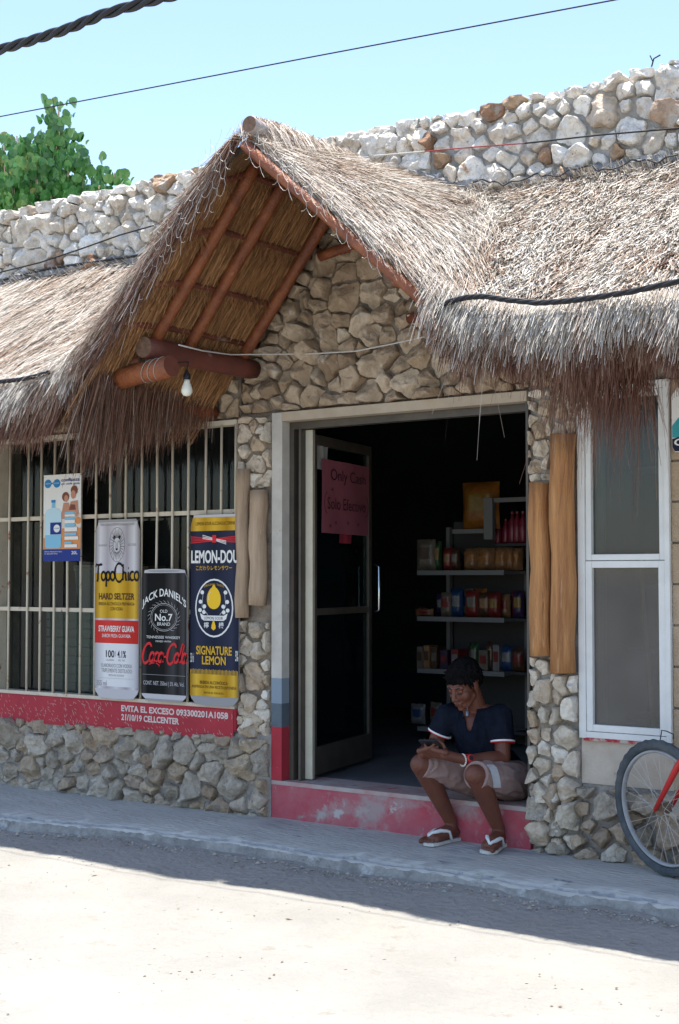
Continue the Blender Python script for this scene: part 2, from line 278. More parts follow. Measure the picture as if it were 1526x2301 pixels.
for i in range(420):     # broken bits along the kerb
    x = random.uniform(-2.4,3.6); y = kerb(x)-.02-abs(random.gauss(0,.05)); r = random.choice([.004,.005,.007,.009,.014])*random.uniform(.6,1.1); c_ = A(x,y,-.072+.035*max(0,(y+1.15)/.4)*(.6+.8*fbm(x,0,2.5))+.022*fbm(x,y,1.1)+r*.3); q = [c_+A(math.cos(a)*r*random.uniform(.7,1.3),math.sin(a)*r*random.uniform(.7,1.3),0) for a in (0,1.2,2.5,3.7,5.0)]; t_ = c_+A(random.uniform(-.3,.3)*r,0,r*.8); mb.add(q+[t_,c_-A(0,0,r)],[(0,1,5),(1,2,5),(2,3,5),(3,4,5),(4,0,5),(1,0,6),(2,1,6),(3,2,6),(4,3,6),(0,4,6)],random.choice([0,0,2]))
for i in range(3400):
    x = random.uniform(-2.5,4); y = -random.uniform(.86,3.3)
    if random.random() < .4: y = kerb(x)-abs(random.gauss(.03,.05))-.03
    elif noise.noise(Vector((x*1.6,y*1.6,0))) < random.uniform(-.2,.5): continue
    r = random.choice([.0015,.002,.0025,.003,.004,.0055]); z = -.072+.022*fbm(x,y,1.1)+.010*fbm(x,y,6.5,3)+r*.4
    if y > -1.15: z += .035*max(0, (y+1.15)/.4)*(.6+.8*fbm(x,0,2.5))
    a = random.uniform(0,6.3); q = [A(math.cos(a)*r*1.6,math.sin(a)*r*1.6,0), A(-math.sin(a)*r,math.cos(a)*r,0), A(0,0,r*.7)]
    if random.random() < .16: q[0] *= 2.6; q[1] *= .5
    mb.add([A(x,y,z)+s for s in (q[0],q[1],-q[0]*.8,-q[1]*1.1,q[2],-q[2])], [(0,1,4),(1,2,4),(2,3,4),(3,0,4),(1,0,5),(2,1,5),(3,2,5),(0,3,5)], random.choice([0,0,1]))
gr = mb.build('gravel', [M('grit_pale',(.42,.38,.33),(.3,.27,.23),20), M('grit_brown',(.22,.18,.14),(.15,.12,.09),20), M('grit_grey',(.34,.34,.33),(.24,.24,.24),20)]); tag(gr, 'loose grit and twigs scattered over the sandy road', 'gravel', kind='stuff')

# ------------------------------------------------------------------ rough stone masonry
def cells(x0, x1, z0, z1, sp, seed, ok=None):
    rs = random.Random(seed); pts = []
    for _ in range(int((x1-x0)*(z1-z0)/(sp*sp)*60)+80):
        p = (rs.uniform(x0-.02,x1+.02), rs.uniform(z0-.02,z1+.02)); rr = sp*rs.choice([.58,.72,.85,1.0,1.15,1.3])
        if all((p[0]-q[0])**2+((p[1]-q[1])*1.12)**2 > (rr*.5+q[2]*.5)**2*.85 for q in pts): pts.append((p[0],p[1],rr))
    out = []
    for i, p in enumerate(pts):
        poly = [(x0,z0),(x1,z0),(x1,z1),(x0,z1)]
        for j, q in enumerate(pts):
            if i == j or (p[0]-q[0])**2+(p[1]-q[1])**2 > (3.2*sp)**2: continue
            wgt = .5+.22*(p[2]-q[2])/sp; mx = p[0]+(q[0]-p[0])*wgt; mz = p[1]+(q[1]-p[1])*wgt; nx = q[0]-p[0]; nz_ = q[1]-p[1]; new = []
            for k in range(len(poly)):
                a = poly[k]; b = poly[(k+1)%len(poly)]; da = (a[0]-mx)*nx+(a[1]-mz)*nz_; db = (b[0]-mx)*nx+(b[1]-mz)*nz_
                if da <= 0: new.append(a)
                if (da < 0) != (db < 0): t = da/(da-db); new.append((a[0]+t*(b[0]-a[0]), a[1]+t*(b[1]-a[1])))
            poly = new
            if len(poly) < 3: break
        if len(poly) >= 3 and (ok is None or ok(p[0],p[1])): out.append((p, poly))
    return out
def stones(mb, att, x0, x1, z0, z1, sp, seed, y=0.0, gap=.012, depth=.06, mi=1, ok=None, rough=.010, ang=.9, rnd_=1.06):
    rs = random.Random(seed+99)
    for (p, poly) in cells(x0,x1,z0,z1,sp,seed,ok):
        cx = sum(q[0] for q in poly)/len(poly); cz = sum(q[1] for q in poly)/len(poly)
        R = sum(math.hypot(q[0]-cx,q[1]-cz) for q in poly)/len(poly)
        if R < sp*.2: continue
        out = []
        for k in range(len(poly)):                       # outline, cut corners, finer steps
            a = poly[k]; b = poly[(k+1)%len(poly)]; L = math.hypot(b[0]-a[0],b[1]-a[1]); st = max(1,int(L/.014))
            for i in range(st):
                t = (i+.0)/st; out.append((a[0]+t*(b[0]-a[0]), a[1]+t*(b[1]-a[1])))
        g = gap*rs.uniform(.35,2.1); sh = max(.5, 1-g/R); d = depth*rs.uniform(.55,1.25)*min(1.3,R/(sp*.5)); o3 = rs.uniform(0,90)
        out2 = []
        for (ax_, az_) in out:
            ux, uz = ax_-cx, az_-cz; rr = math.hypot(ux,uz); lim = R*rnd_
            f = sh*(1 if rr < lim else (lim+(rr-lim)*.35)/rr); f *= 1+.13*noise.noise(Vector((ax_*22,az_*22,o3)))+.07*noise.noise(Vector((ax_*60,az_*60,o3)))
            out2.append((ux*f,uz*f))
        planes = [(rs.uniform(-ang,ang), rs.uniform(-ang,ang), d*rs.uniform(.62,1.02)) for _ in range(rs.choice([3,4,4,5]))]
        tx, tz = rs.uniform(-.18,.18), rs.uniform(-.25,.25); levels = [(1.0,-.3),(1.0,.0),(.985,.36),(.955,.62),(.895,.82),(.80,.94),(.68,1.0),(.54,1.03),(.38,1.05),(.22,1.06),(.08,1.06)]
        n = len(out2); b0 = len(mb.v); rnd = rs.random()
        for (s, hh) in levels:
            for (ux, uz) in out2:
                X = ux*s; Z = uz*s; h = d*hh
                if hh > .3: h = min([h+tx*X+tz*Z]+[c_+a_*X+b_*Z for (a_,b_,c_) in planes]); h = max(h, d*.12)
                q = Vector(((cx+X)*16,(cz+Z)*16,h*16+o3)); h += 1.3*rough*noise.noise(q)*(1 if hh > .2 else .3)+rough*.8*noise.noise(q*2.7)-rough*1.2*max(0,noise.noise(q*1.9+Vector((3,9,2)))-.35)
                h += .0035*noise.noise(q*5.5)-.006*max(0,noise.noise(q*4.1+Vector((1,5,8)))-.3); k2 = rough*.7*noise.noise(q*1.3+Vector((7,3,1)))
                mb.v.append((cx+X+k2, y-h, cz+Z+k2*.8))
        for l in range(len(levels)-1):
            for k in range(n): mb.f.append((b0+l*n+k, b0+l*n+(k+1)%n, b0+(l+1)*n+(k+1)%n, b0+(l+1)*n+k)); mb.m.append(mi)
        e = b0+(len(levels)-1)*n; mb.f.append(tuple(range(e,e+n))); mb.m.append(mi)
        att.extend([rnd]*(len(mb.v)-b0))
def mortar(mb, att, x0, x1, y0, y1, z0, z1, lump=.012, st=.04, mi=0):     # front face lumpy, box behind
    n0 = len(mb.v); mb.box(x0,x1,y0+.02,y1,z0,z1,mi); nx = max(2,int((x1-x0)/st)); nz_ = max(2,int((z1-z0)/st)); b = len(mb.v)
    for j in range(nz_+1):
        for i in range(nx+1):
            x = x0+(x1-x0)*i/nx; z = z0+(z1-z0)*j/nz_; ed = i in (0,nx) or j in (0,nz_)
            h = lump*(noise.noise(Vector((x*9,z*9,1)))+.6*noise.noise(Vector((x*25,z*25,4)))); mb.v.append((x, y0+.021 if ed else y0+.004-h, z))
    for j in range(nz_):
        for i in range(nx): mb.f.append((b+j*(nx+1)+i, b+j*(nx+1)+i+1, b+(j+1)*(nx+1)+i+1, b+(j+1)*(nx+1)+i)); mb.m.append(mi)
    att.extend([.5]*(len(mb.v)-n0))

SHOP = root('shop_building', (0,0,0), 'rough stone corner shop with thatched awning, open doorway and barred window', 'building')
def masonry(name, mats, parts, parent=SHOP):
    mb = MB(); att = []
    for p in parts: p(mb, att)
    o = mb.build(name, mats, parent, attrs={'rnd': att}); o.data.polygons.foreach_set('use_smooth', [m == 1 for m in mb.m]); return o
XL, XR = -4.6, 4.6
masonry('parapet', [MT['mortar_pale'], MT['stone_white']], [
    lambda m,a: mortar(m,a,XL,XR,.012,.30,3.30,3.875,.02),
    lambda m,a: stones(m,a,-2.95,1.0,3.34,3.90,.132,21,0.01,.006,.075,rough=.016,ang=1.0,rnd_=1.12),
    lambda m,a: stones(m,a,.4,3.3,3.34,3.89,.132,22,0.012,.010,.080,rough=.014,ang=.95,rnd_=1.06),
    lambda m,a: [stones(m,a,x0,x1,3.34,3.89,.19,sd,0,.012,.07) for (x0,x1,sd) in ((XL,-2.95,23),(3.3,XR,24))]])
masonry('gable_wall', [MT['mortar'], MT['stone_tan']], [
    lambda m,a: mortar(m,a,-.345,1.60,.022,.22,2.345,3.295,.016),
    lambda m,a: stones(m,a,-.33,1.60,2.35,3.5,.138,31,0.018,.007,.090,rough=.012,ang=1.3,rnd_=1.2,ok=lambda x,z: z < 3.62-1.1*abs(x-.55)+.1),
    lambda m,a: mortar(m,a,XL,-.35,0,.22,2.325,3.295,.012), lambda m,a: stones(m,a,-2.6,-.35,2.33,2.75,.15,32,0.002,.012,.055),
    lambda m,a: mortar(m,a,1.605,XR,0,.22,2.345,3.295,.012), lambda m,a: stones(m,a,1.60,1.885,2.35,2.72,.13,33,0.002,.012,.05)])
masonry('stone_base', [MT['mortar_base'], MT['stone_grey']], [
    lambda m,a: mortar(m,a,XL,-.09,-.03,.22,-.06,.475,.016), lambda m,a: stones(m,a,-2.9,-.10,-.01,.45,.150,41,-.025,.009,.085,rough=.017,ang=1.1,rnd_=1.14)])
def pillar(name, x0, x1, segs, seed, mats):
    return masonry(name, mats, [lambda m,a: mortar(m,a,x0,x1,0,.22,.0,2.35,.01)]+[(lambda m,a,s=s,i=i: stones(m,a,s[0],s[1],s[2],s[3],s[4],seed+i,0.0,.009,s[5],rough=.012)) for i, s in enumerate(segs)])
pl = pillar('stone_pillar', -.352, -.092, [(-.345,-.10,1.92,2.33,.115,.05),(-.24,-.10,1.90,1.97,.10,.045),(-.345,-.11,.475,1.13,.13,.06),(-.345,-.10,.45,.62,.13,.06)], 51, [MT['mortar'], MT['stone_cream']])
pr = pillar('stone_pillar', 1.60, 1.876, [(1.60,1.73,1.87,2.34,.105,.05),(1.735,1.87,2.10,2.34,.12,.05),(1.59,1.73,.02,.98,.135,.085),(1.73,1.875,.02,.90,.135,.085)], 61, [MT['mortar_base'], MT['stone_cream']])
masonry('stone_base', [MT['mortar_base'], MT['stone_grey']], [
    lambda m,a: mortar(m,a,1.88,XR,0,.22,-.06,.36,.014), lambda m,a: stones(m,a,1.60,3.4,-.01,.355,.15,71,-.004,.012,.09,rough=.016)])
def post(par, x, r, z0, z1, mat, y=-.03):
    y -= .015
    mb = MB(); k = 9; pts = [(x+.006*math.sin(i*1.3+x*9), y, z0+(z1-z0)*i/(k-1)) for i in range(k)]
    mb.tube(pts, r, 14, 0, True, [r*(1+.05*math.sin(i*2.1+x*5)) for i in range(k)])
    o = mb.build('post_log', mat, par, smooth=True); return o
post(pl, -.288, .043, 1.145, 2.02, MT['wood_post_pale'], -.02); post(pl, -.167, .053, 1.22, 1.89, MT['wood_post_pale'], -.025)
post(pr, 1.685, .057, .985, 1.86, MT['wood_post'], -.03); post(pr, 1.812, .064, .905, 2.10, MT['wood_post'], -.03)
# plain walls, jamb, lintel, step
mb = MB(); mb.box(-.088,-.012,-.012,.20,.80,2.34); jb = mb.build('door_jamb', MT['plaster_white'], SHOP)
for (z0,z1,m) in ((.655,.80,'blue_paint'),(.52,.655,'slate_paint'),(.215,.52,'red_paint')):
    mb = MB(); mb.box(-.088,-.012,-.012,.20,z0,z1); mb.build('painted_band', MT[m], jb)
mb = MB(); mb.box(-.010,1.598,-.022,.20,2.287,2.340); mb.build('lintel', M('lintel_paint',(.47,.39,.29),(.38,.31,.225),5,.85,.4,50,dist=.005,spots=[(12,.7,.02,(.2,.16,.13))]), SHOP)
mb = MB(); mb.box(1.583,1.597,-.004,.20,.215,2.285); mb.build('door_jamb', MT['alu_brown'], SHOP)
mb = MB(); mb.box(-.088,1.597,-.006,.26,-.05,.190); mb.box(-.088,1.597,-.010,.26,.190,.213,1); mb.build('doorstep', [MT['step_paint'], M('step_edge',(.42,.39,.36),(.40,.22,.2),6,.9,.5,40,dist=.006,spots=[(5,.62,.05,(.42,.08,.1))])], SHOP)
mb = MB(); mb.box(1.88,2.365,.012,.20,.36,.585); mb.build('window_apron', MT['plaster_cream'], SHOP)
mb = MB(); mb.box(1.90,2.352,-.008,.012,.573,.588); mb.build('red_stripe', M('red_chips',(.38,.03,.05),(.45,.38,.33),14,.85,lo=.5,hi=.6), SHOP)
mb = MB(); random.seed(3)
z = .364
for row in range(10):
    x = 2.366-(.2 if row % 2 else 0)
    while x < XR:
        mb.box(max(x,2.366), x+.39, .010+random.uniform(-.003,.003), .20, z, z+.188); x += .4
    z += .198
mb.box(2.37,XR,.022,.19,.36,2.34,1); mb.build('block_wall', [MT['block'], MT['mortar']], SHOP, bevel=.004)
# red sill band with painted lettering
zb0, zb1 = .435, .605
SW = mb = MB(); mb.box(XL,-.34,-.035,.22,.476,zb1+.002); mb.box(-2.9,-.352,-.041,-.036,.425,.600)
band = mb.build('sill_band', MT['red_paint'], SHOP)
mb = MB(); random.seed(5)
for i in range(330):
    x = random.uniform(-2.5,-.36); zz = random.uniform(.44,.592)
    if x > -1.35 and zz > .47 and random.random() < .75: continue
    a = random.gauss(-.9,.5); L = random.uniform(.008,.02); w = .0017; dx, dz = math.cos(a)*L, math.sin(a)*L; px_, pz_ = -math.sin(a)*w, math.cos(a)*w
    mb.add([(x-dx,-.0425,zz-dz),(x+px_,-.0425,zz+pz_),(x+dx,-.0425,zz+dz),(x-px_,-.0425,zz-pz_)], [(0,1,2,3)])
mb.build('paint_fleck', C('fleck',(.55,.36,.32),.8), band)

# ------------------------------------------------------------------ lettering
def textshape(s, bold=0.0, shear=0.0):
    cu = bpy.data.curves.new('t','FONT'); cu.body = s; cu.size = 1; cu.offset = bold; cu.shear = shear; cu.resolution_u = 3
    o = bpy.data.objects.new('t', cu); COL.objects.link(o); dg = bpy.context.evaluated_depsgraph_get(); dg.update()
    me = bpy.data.meshes.new_from_object(o.evaluated_get(dg)); V = np.array([v.co[:] for v in me.vertices]).reshape(-1,3)[:,:2]; Fs = [tuple(p.vertices) for p in me.polygons]
    bpy.data.objects.remove(o); bpy.data.curves.remove(cu); bpy.data.meshes.remove(me)
    lo = V.min(0); hi = V.max(0); return (V-lo)/(hi-lo), Fs
class Board:       # flat print: u across, v up, both in metres from the lower left corner, on a plane spanned by two vectors
    def __init__(s, o, U, V, nrm_, w, h): s.o = np.asarray(o,float); s.U = nrm(U); s.V = nrm(V); s.n = nrm(nrm_); s.w = w; s.h = h; s.ink = {}; s.l = {}
    def at(s, u, v, lay): return s.o+s.U*u*s.w+s.V*v*s.h+s.n*lay
    def mbk(s, m): return s.ink.setdefault(m, MB())
    def poly(s, pts, m, lay=.002): k = s.mbk(m); k.add([s.at(u,v,lay) for u, v in pts], [tuple(range(len(pts)))]); k.a.setdefault('across',[]).extend([u for u,_ in pts]); return s
    def rect(s, u0, v0, u1, v1, m, lay=.002): return s.poly([(u0,v0),(u1,v0),(u1,v1),(u0,v1)], m, lay)
    def oval(s, u, v, ru, rv, m, lay=.002, n=28): return s.poly([(u+ru*math.cos(2*math.pi*i/n), v+rv*math.sin(2*math.pi*i/n)) for i in range(n)], m, lay)
    def ring(s, u, v, ru, rv, wd_, m, lay=.002, n=36):
        k = s.mbk(m); vs = []
        for i in range(n):
            c_, s_ = math.cos(2*math.pi*i/n), math.sin(2*math.pi*i/n); vs += [(u+ru*c_, v+rv*s_), (u+(ru-wd_/s.w)*c_, v+(rv-wd_/s.h)*s_)]
        k.add([s.at(a,b,lay) for a,b in vs], [(2*i,2*((i+1)%n),2*((i+1)%n)+1,2*i+1) for i in range(n)]); k.a.setdefault('across',[]).extend([a for a,_ in vs]); return s
    def text(s, t, u0, v0, u1, v1, m, lay=.004, bold=.02, shear=0, arc=0, grow=0):
        P, Fs = textshape(t, bold, shear); k = s.mbk(m); X = u0+(u1-u0)*P[:,0]; q = 2*P[:,0]-1
        Y = v0+(v1-v0)*(P[:,1]*(1+grow*(1-q*q)))+arc*(1-q*q)
        k.add([s.at(a,b,lay) for a,b in zip(X,Y)], Fs); k.a.setdefault('across',[]).extend(list(X)); return s
    def stroke(s, pts, wd_, m, lay=.004):
        pts = [A(u*s.w, v*s.h) for u, v in pts]; k = s.mbk(m); vs = []
        ws = wd_ if isinstance(wd_, list) else [wd_]*len(pts)
        for i in range(len(pts)):
            t = nrm(pts[min(i+1,len(pts)-1)]-pts[max(i-1,0)]+A(1e-9,0)); p = A(-t[1],t[0])*ws[i]/2; vs += [pts[i]+p, pts[i]-p]
        k.add([s.at(q[0]/s.w,q[1]/s.h,lay) for q in vs], [(2*i,2*i+1,2*i+3,2*i+2) for i in range(len(pts)-1)]); k.a.setdefault('across',[]).extend([q[0]/s.w for q in vs]); return s
    def done(s, parent, names):
        for m, k in s.ink.items(): k.build(names.get(m, 'print'), MT[m], parent, attrs={'across': k.a['across']})
def arcpts(cx, cy, rx, ry, a0, a1, n=14): return [(cx+rx*math.cos(math.radians(a0+(a1-a0)*i/(n-1))), cy+ry*math.sin(math.radians(a0+(a1-a0)*i/(n-1)))) for i in range(n)]
def script(B, word, u0, v0, u1, v1, m, thick, shear=.0, lay=.004):   # rounded brush lettering
    G = {'o':(.8,[arcpts(.4,.4,.36,.4,0,370)]), 'c':(.7,[arcpts(.4,.4,.36,.4,50,315)]), 'a':(.85,[arcpts(.38,.4,.34,.4,20,380),[(.74,.8),(.72,.3),(.78,.05),(.95,.1)]]),
         'l':(.45,[[(.1,.1),(.35,.9),(.36,1.5),(.22,1.6),(.14,1.3),(.16,.4),(.24,.02),(.45,.1)]]), 'h':(.8,[[(.14,1.5),(.12,.7),(.12,0)],[(.12,.5),(.3,.78),(.52,.7),(.56,.3),(.62,.02),(.8,.08)]]),
         'i':(.4,[[(.18,.8),(.16,.3),(.24,.02),(.4,.1)],[(.14,1.12),(.24,1.12)]]), 'p':(.82,[[(.1,.8),(.12,.2),(.1,-.6)],arcpts(.42,.4,.32,.4,160,-160)]),
         'T':(1.0,[[(.02,1.25),(.1,1.5),(.5,1.42),(1.0,1.5),(1.1,1.4)],[(.5,1.4),(.44,.8),(.42,.1),(.3,-.12)]]),
         'C':(1.25,[arcpts(.75,.72,.68,.86,40,320,20)]), '-':(.5,[[(.05,.45),(.4,.48)]])}
    tot = sum(G[c][0] for c in word); x = 0
    for c in word:
        w, ss = G[c]
        for st in ss:
            pts = [((x+p[0])/tot, (p[1]+.6)/2.2) for p in st]; pts = [(u0+(u1-u0)*(a+shear*(b-.4)*.2), v0+(v1-v0)*b) for a,b in pts]
            B.stroke(pts, [thick*(.75+.5*abs(math.sin(i*.5))) for i in range(len(pts))], m, lay)
        x += w
def canboard(px0, px1, pytop, pybot, label, mats_body, y=-.055):
    pc = (px0+px1)/2; x0 = PY(px0,1400,y)[0]; x1 = PY(px1,1400,y)[0]; z1 = PY(pc,pytop,y)[2]; z0 = PY(pc,pybot,y)[2]; w = x1-x0; h = z1-z0
    r = root('can_shaped_board', ((x0+x1)/2, y, z0), label, 'sign board', 'can shaped advertising boards on the window bars')
    nar = .05; outl = [(.12,.006),(.3,.001),(.5,0),(.7,.001),(.88,.006),(.965,.035),(.99,.055),(.99,.935),(.945,.972),(.935,.990),(.8,.997),(.5,1.0),(.2,.997),(.065,.990),(.055,.972),(.01,.935),(.01,.055),(.035,.035)]
    B = Board((x0,y,z0),(1,0,0),(0,0,1),(0,-1,0),w,h); mb = MB()
    f = [B.at(u,v,0) for u,v in outl]; bk = [p+A(0,.006,0) for p in f]; n = len(f)
    mb.add(f+bk, [tuple(range(n)), tuple(range(2*n-1,n-1,-1))]+[(i,i+n,(i+1)%n+n,(i+1)%n) for i in range(n)])
    mb.build('panel', mats_body, r); return r, B
# --- seltzer board
r1, B = canboard(213,313,1167,1571,'tall silver and gold hard seltzer can board with red flavour band',MT['ink_silver'])
vv = lambda y: (1575-y)/947
B.poly([(.01,.055),(.99,.055),(.99,.935),(.945,.972),(.055,.972),(.01,.935)], 'print_silver', .001)
B.rect(.01,vv(1510),.99,vv(1283),'print_white',.002).rect(.01,vv(1283),.99,vv(1162),'print_red',.002).rect(.01,vv(1152),.99,vv(912),'print_gold',.002)
B.rect(.07,.985,.93,1.0,'ink_grey',.002)
B.text('UNA NUEVA EXPERIENCIA REFRESCANTE',.12,vv(662),.88,vv(648),'ink_grey',.003,0)
cu_, cv_ = .5, vv(762); k = B.w/B.h
B.ring(cu_,cv_,.175,.175*k*1.6,.0018,'ink_black',.003)
for i in range(26): a = 2*math.pi*i/26; B.stroke([(cu_+.075*math.cos(a), cv_+.11*k*math.sin(a)), (cu_+(.15+.02*(i%2))*math.cos(a+.12), cv_+(.24+.03*(i%2))*k*math.sin(a+.12))],[.004,.0012],'ink_black',.003)
B.oval(cu_,cv_-.01,.072,.105*k,'ink_silver',.004)
for s_ in (-1,1): B.stroke([(cu_+s_*.055,cv_+.055*k),(cu_+s_*.02,cv_+.035*k)],.0028,'ink_black',.005).oval(cu_+s_*.06,cv_+.12*k,.02,.03*k,'ink_black',.005)
B.stroke([(cu_-.012,cv_+.03*k),(cu_-.018,cv_-.06*k),(cu_,cv_-.085*k),(cu_+.018,cv_-.06*k),(cu_+.012,cv_+.03*k)],.002,'ink_black',.005).oval(cu_,cv_-.075*k,.022,.018*k,'ink_black',.0055).stroke([(cu_-.04,cv_-.115*k),(cu_,cv_-.135*k),(cu_+.04,cv_-.115*k)],.0025,'ink_black',.005)
B.text('ALCOHOLIC',.08,vv(770),.28,vv(758),'ink_grey',.003,0).text('SELTZER',.74,vv(770),.92,vv(758),'ink_grey',.003,0)
script(B,'Topo',.02,vv(985),.46,vv(860),'ink_black',.013); script(B,'Chico',.45,vv(985),1.0,vv(860),'ink_black',.013)
B.text('HARD SELTZER',.10,vv(1053),.90,vv(1018),'ink_brown',.004,.03).text('BEBIDA ALCOHÓLICA PREPARADA',.10,vv(1083),.90,vv(1062),'ink_brown',.004,0).text('CON VODKA',.36,vv(1110),.64,vv(1092),'ink_brown',.004,0)
B.text('STRAWBERRY GUAVA',.10,vv(1222),.90,vv(1190),'ink_white',.004,.02).text('SABOR FRESA GUAYABA',.18,vv(1252),.82,vv(1234),'ink_white',.004,0)
B.text('100',.27,vv(1358),.46,vv(1320),'ink_black',.004,.01).rect(.485,vv(1352),.492,vv(1322),'ink_grey',.004).text('4.1%',.53,vv(1358),.72,vv(1320),'ink_black',.004,.01)
B.text('CALORÍAS',.27,vv(1376),.45,vv(1364),'ink_grey',.004,0).text('Alc. Vol.',.55,vv(1376),.7,vv(1364),'ink_grey',.004,0)
B.text('ELABORADO CON VODKA',.17,vv(1410),.85,vv(1390),'ink_grey',.004,0).text('TRIPLEMENTE DESTILADO',.17,vv(1437),.85,vv(1416),'ink_grey',.004,0).text('EVITA EL EXCESO',.34,vv(1456),.68,vv(1446),'ink_grey',.004,0)
B.rect(.03,vv(1468),.97,vv(1466),'ink_silver',.004).text('355 ml',.06,vv(1508),.29,vv(1480),'ink_grey',.004,0)
B.done(r1, {'print_gold':'gold_band','print_red':'red_band','print_white':'white_band','print_silver':'silver_print','ink_black':'lettering','ink_white':'lettering','ink_brown':'lettering'})
# --- whisky board
r2, B = canboard(318,421,1278,1577,'short black whiskey and cola can board, the middle one',MT['ink_silver'])
vv = lambda y: (1590-y)/697
B.poly([(.01,.055),(.99,.055),(.99,.935),(.945,.968),(.055,.968),(.01,.935)], 'print_black', .001)
B.oval(.5,.984,.42,.014,'ink_silver',.002).oval(.5,.983,.36,.009,'ink_grey',.003)
B.text("JACK DANIEL'S",.02,vv(1110),.98,vv(1062),'ink_white',.003,.015,0,.085,.15)
B.ring(.5,vv(1148),.29,.105,.002,'ink_white',.003).ring(.5,vv(1148),.26,.094,.001,'ink_white',.003)
for i in range(22): a = math.radians(-60+300*i/21); B.stroke([(.5+.31*math.cos(a),vv(1148)+.112*math.sin(a)),(.5+.36*math.cos(a+.16),vv(1148)+.128*math.sin(a+.16))],[.003,.001],'ink_silver',.003)
B.text('OLD',.42,vv(1124),.58,vv(1108),'ink_white',.004,0).text('No.7',.31,vv(1168),.69,vv(1130),'ink_white',.004,.015).text('BRAND',.36,vv(1192),.64,vv(1175),'ink_white',.004,0)
B.text('TENNESSEE WHISKEY',.12,vv(1260),.86,vv(1246),'ink_white',.004,0).text('MIXED WITH',.33,vv(1279),.66,vv(1270),'ink_white',.004,0)
script(B,'Coca-Cola',.02,vv(1420),1.0,vv(1285),'ink_red',.014,.55)
B.stroke([(.18,vv(1398)),(.32,vv(1385)),(.42,vv(1402)),(.4,vv(1410))],[.005,.009,.006,.003],'ink_red',.004).rect(.03,vv(1452),.97,vv(1450),'ink_grey',.003).text('CONT. NET. 350ml | 5% Alc. Vol.',.06,vv(1512),.95,vv(1484),'ink_silver',.004,0)
B.rect(.10,.002,.90,.018,'ink_grey',.002); B.done(r2, {'print_black':'black_print','ink_red':'red_lettering','ink_white':'lettering','ink_silver':'emblem'})
# --- lemon board
r3, B = canboard(427,538,1156,1587,'tall navy and gold lemon sour can board next to the stone pillar',MT['ink_grey'])
vv = lambda y: (1612-y)/1017
B.poly([(.01,.055),(.99,.055),(.99,.935),(.945,.972),(.055,.972),(.01,.935)], 'print_navy', .001)
B.poly([(.01,vv(682)),(.99,vv(682)),(.99,.935),(.945,.985),(.055,.985),(.01,.935)],'print_gold',.002).rect(.07,.986,.93,1.0,'ink_silver',.002).rect(.01,vv(1562),.99,vv(1445),'print_gold',.002)
for i in range(36): B.rect(.02+.027*i,vv(1445),.032+.027*i,vv(1422-(i*7)%5),'ink_gold',.002)
B.text('LEMON SOUR ALCOHOLIC DRINK',.12,vv(652),.92,vv(634),'ink_brown',.004,0)
for i in range(4):
    y = 710+i*11; B.stroke([(.02,vv(y+2)),(.45,vv(y+14-i*7)),(.55,vv(y+14-i*7)),(.99,vv(y+2))],.0055,'ink_red',.003)
    if i < 3: B.stroke([(.26,vv(704+i*9)),(.5,vv(724+i*4)),(.74,vv(738+i*8))],.004,'ink_white',.0035)
B.rect(.46,vv(745),.54,vv(705),'ink_red',.0045)
B.text('LEMON-DOU',.03,vv(855),.985,vv(785),'ink_white',.004,.028).text('こだわりレモンサワー',.13,vv(892),.86,vv(868),'ink_gold',.004,.01)
cu_, cv_ = .5, vv(1093); B.oval(cu_,cv_,.385,.153,'ink_white',.003).oval(cu_,cv_,.36,.144,'print_navy',.004)
B.text('ORIGINAL TASTE',.30,vv(985),.70,vv(974),'ink_gold',.006,0,0,.012)
B.poly([(.5+.14*math.cos(a)*(1-.12*math.sin(a)), vv(1040)+.058*math.sin(a)+(.012 if abs(a-math.pi/2) < .25 else 0)) for a in [2*math.pi*i/30 for i in range(30)]],'ink_yellow',.006)
B.stroke(arcpts(.47,vv(1040),.07,.035,110,200,8),.003,'ink_white',.007)
for s_ in (-1,1):
    B.stroke([(.5+s_*.12,vv(1130)),(.5+s_*.24,vv(1085)),(.5+s_*.22,vv(1020))],.0022,'ink_white',.006)
    for (du,y) in ((.27,1060),(.19,1085),(.28,1105),(.2,1115),(.235,1010)): B.oval(.5+s_*du,vv(y),.038,.011,'ink_white',.006,10)
B.poly([(.22,vv(1120)),(.30,vv(1133)),(.70,vv(1133)),(.78,vv(1120)),(.75,vv(1150)),(.70,vv(1160)),(.30,vv(1160)),(.25,vv(1150))],'ink_white',.0065).text('LEMON SOUR',.31,vv(1154),.69,vv(1139),'ink_navy',.008,0)
B.poly([(.5,vv(1150)),(.54,vv(1185)),(.545,vv(1200)),(.5,vv(1212)),(.455,vv(1200)),(.46,vv(1185))],'ink_yellow',.0075).text('檸',.30,vv(1200),.40,vv(1168),'ink_white',.006,.01).text('檬',.60,vv(1200),.70,vv(1168),'ink_white',.006,.01)
B.text('SIGNATURE',.14,vv(1342),.86,vv(1295),'ink_gold',.004,.025).text('LEMON',.26,vv(1394),.74,vv(1348),'ink_gold',.004,.025)
B.text('350 ml',.02,vv(1385),.09,vv(1335),'ink_white',.003,0).text('5%',.93,vv(1370),.985,vv(1315),'ink_white',.003,.01)
B.text('BEBIDA ALCOHÓLICA',.22,vv(1497),.78,vv(1476),'ink_brown',.004,.01).text('INSPIRADA EN UNA RECETA JAPONESA',.06,vv(1524),.95,vv(1504),'ink_brown',.004,.0).text('EVITA EL EXCESO',.3,vv(1548),.7,vv(1538),'ink_brown',.004,0)
B.done(r3, {'print_gold':'gold_band','print_navy':'navy_print','ink_white':'lettering','ink_gold':'lettering','ink_yellow':'lemon_print','ink_red':'knot_print'})
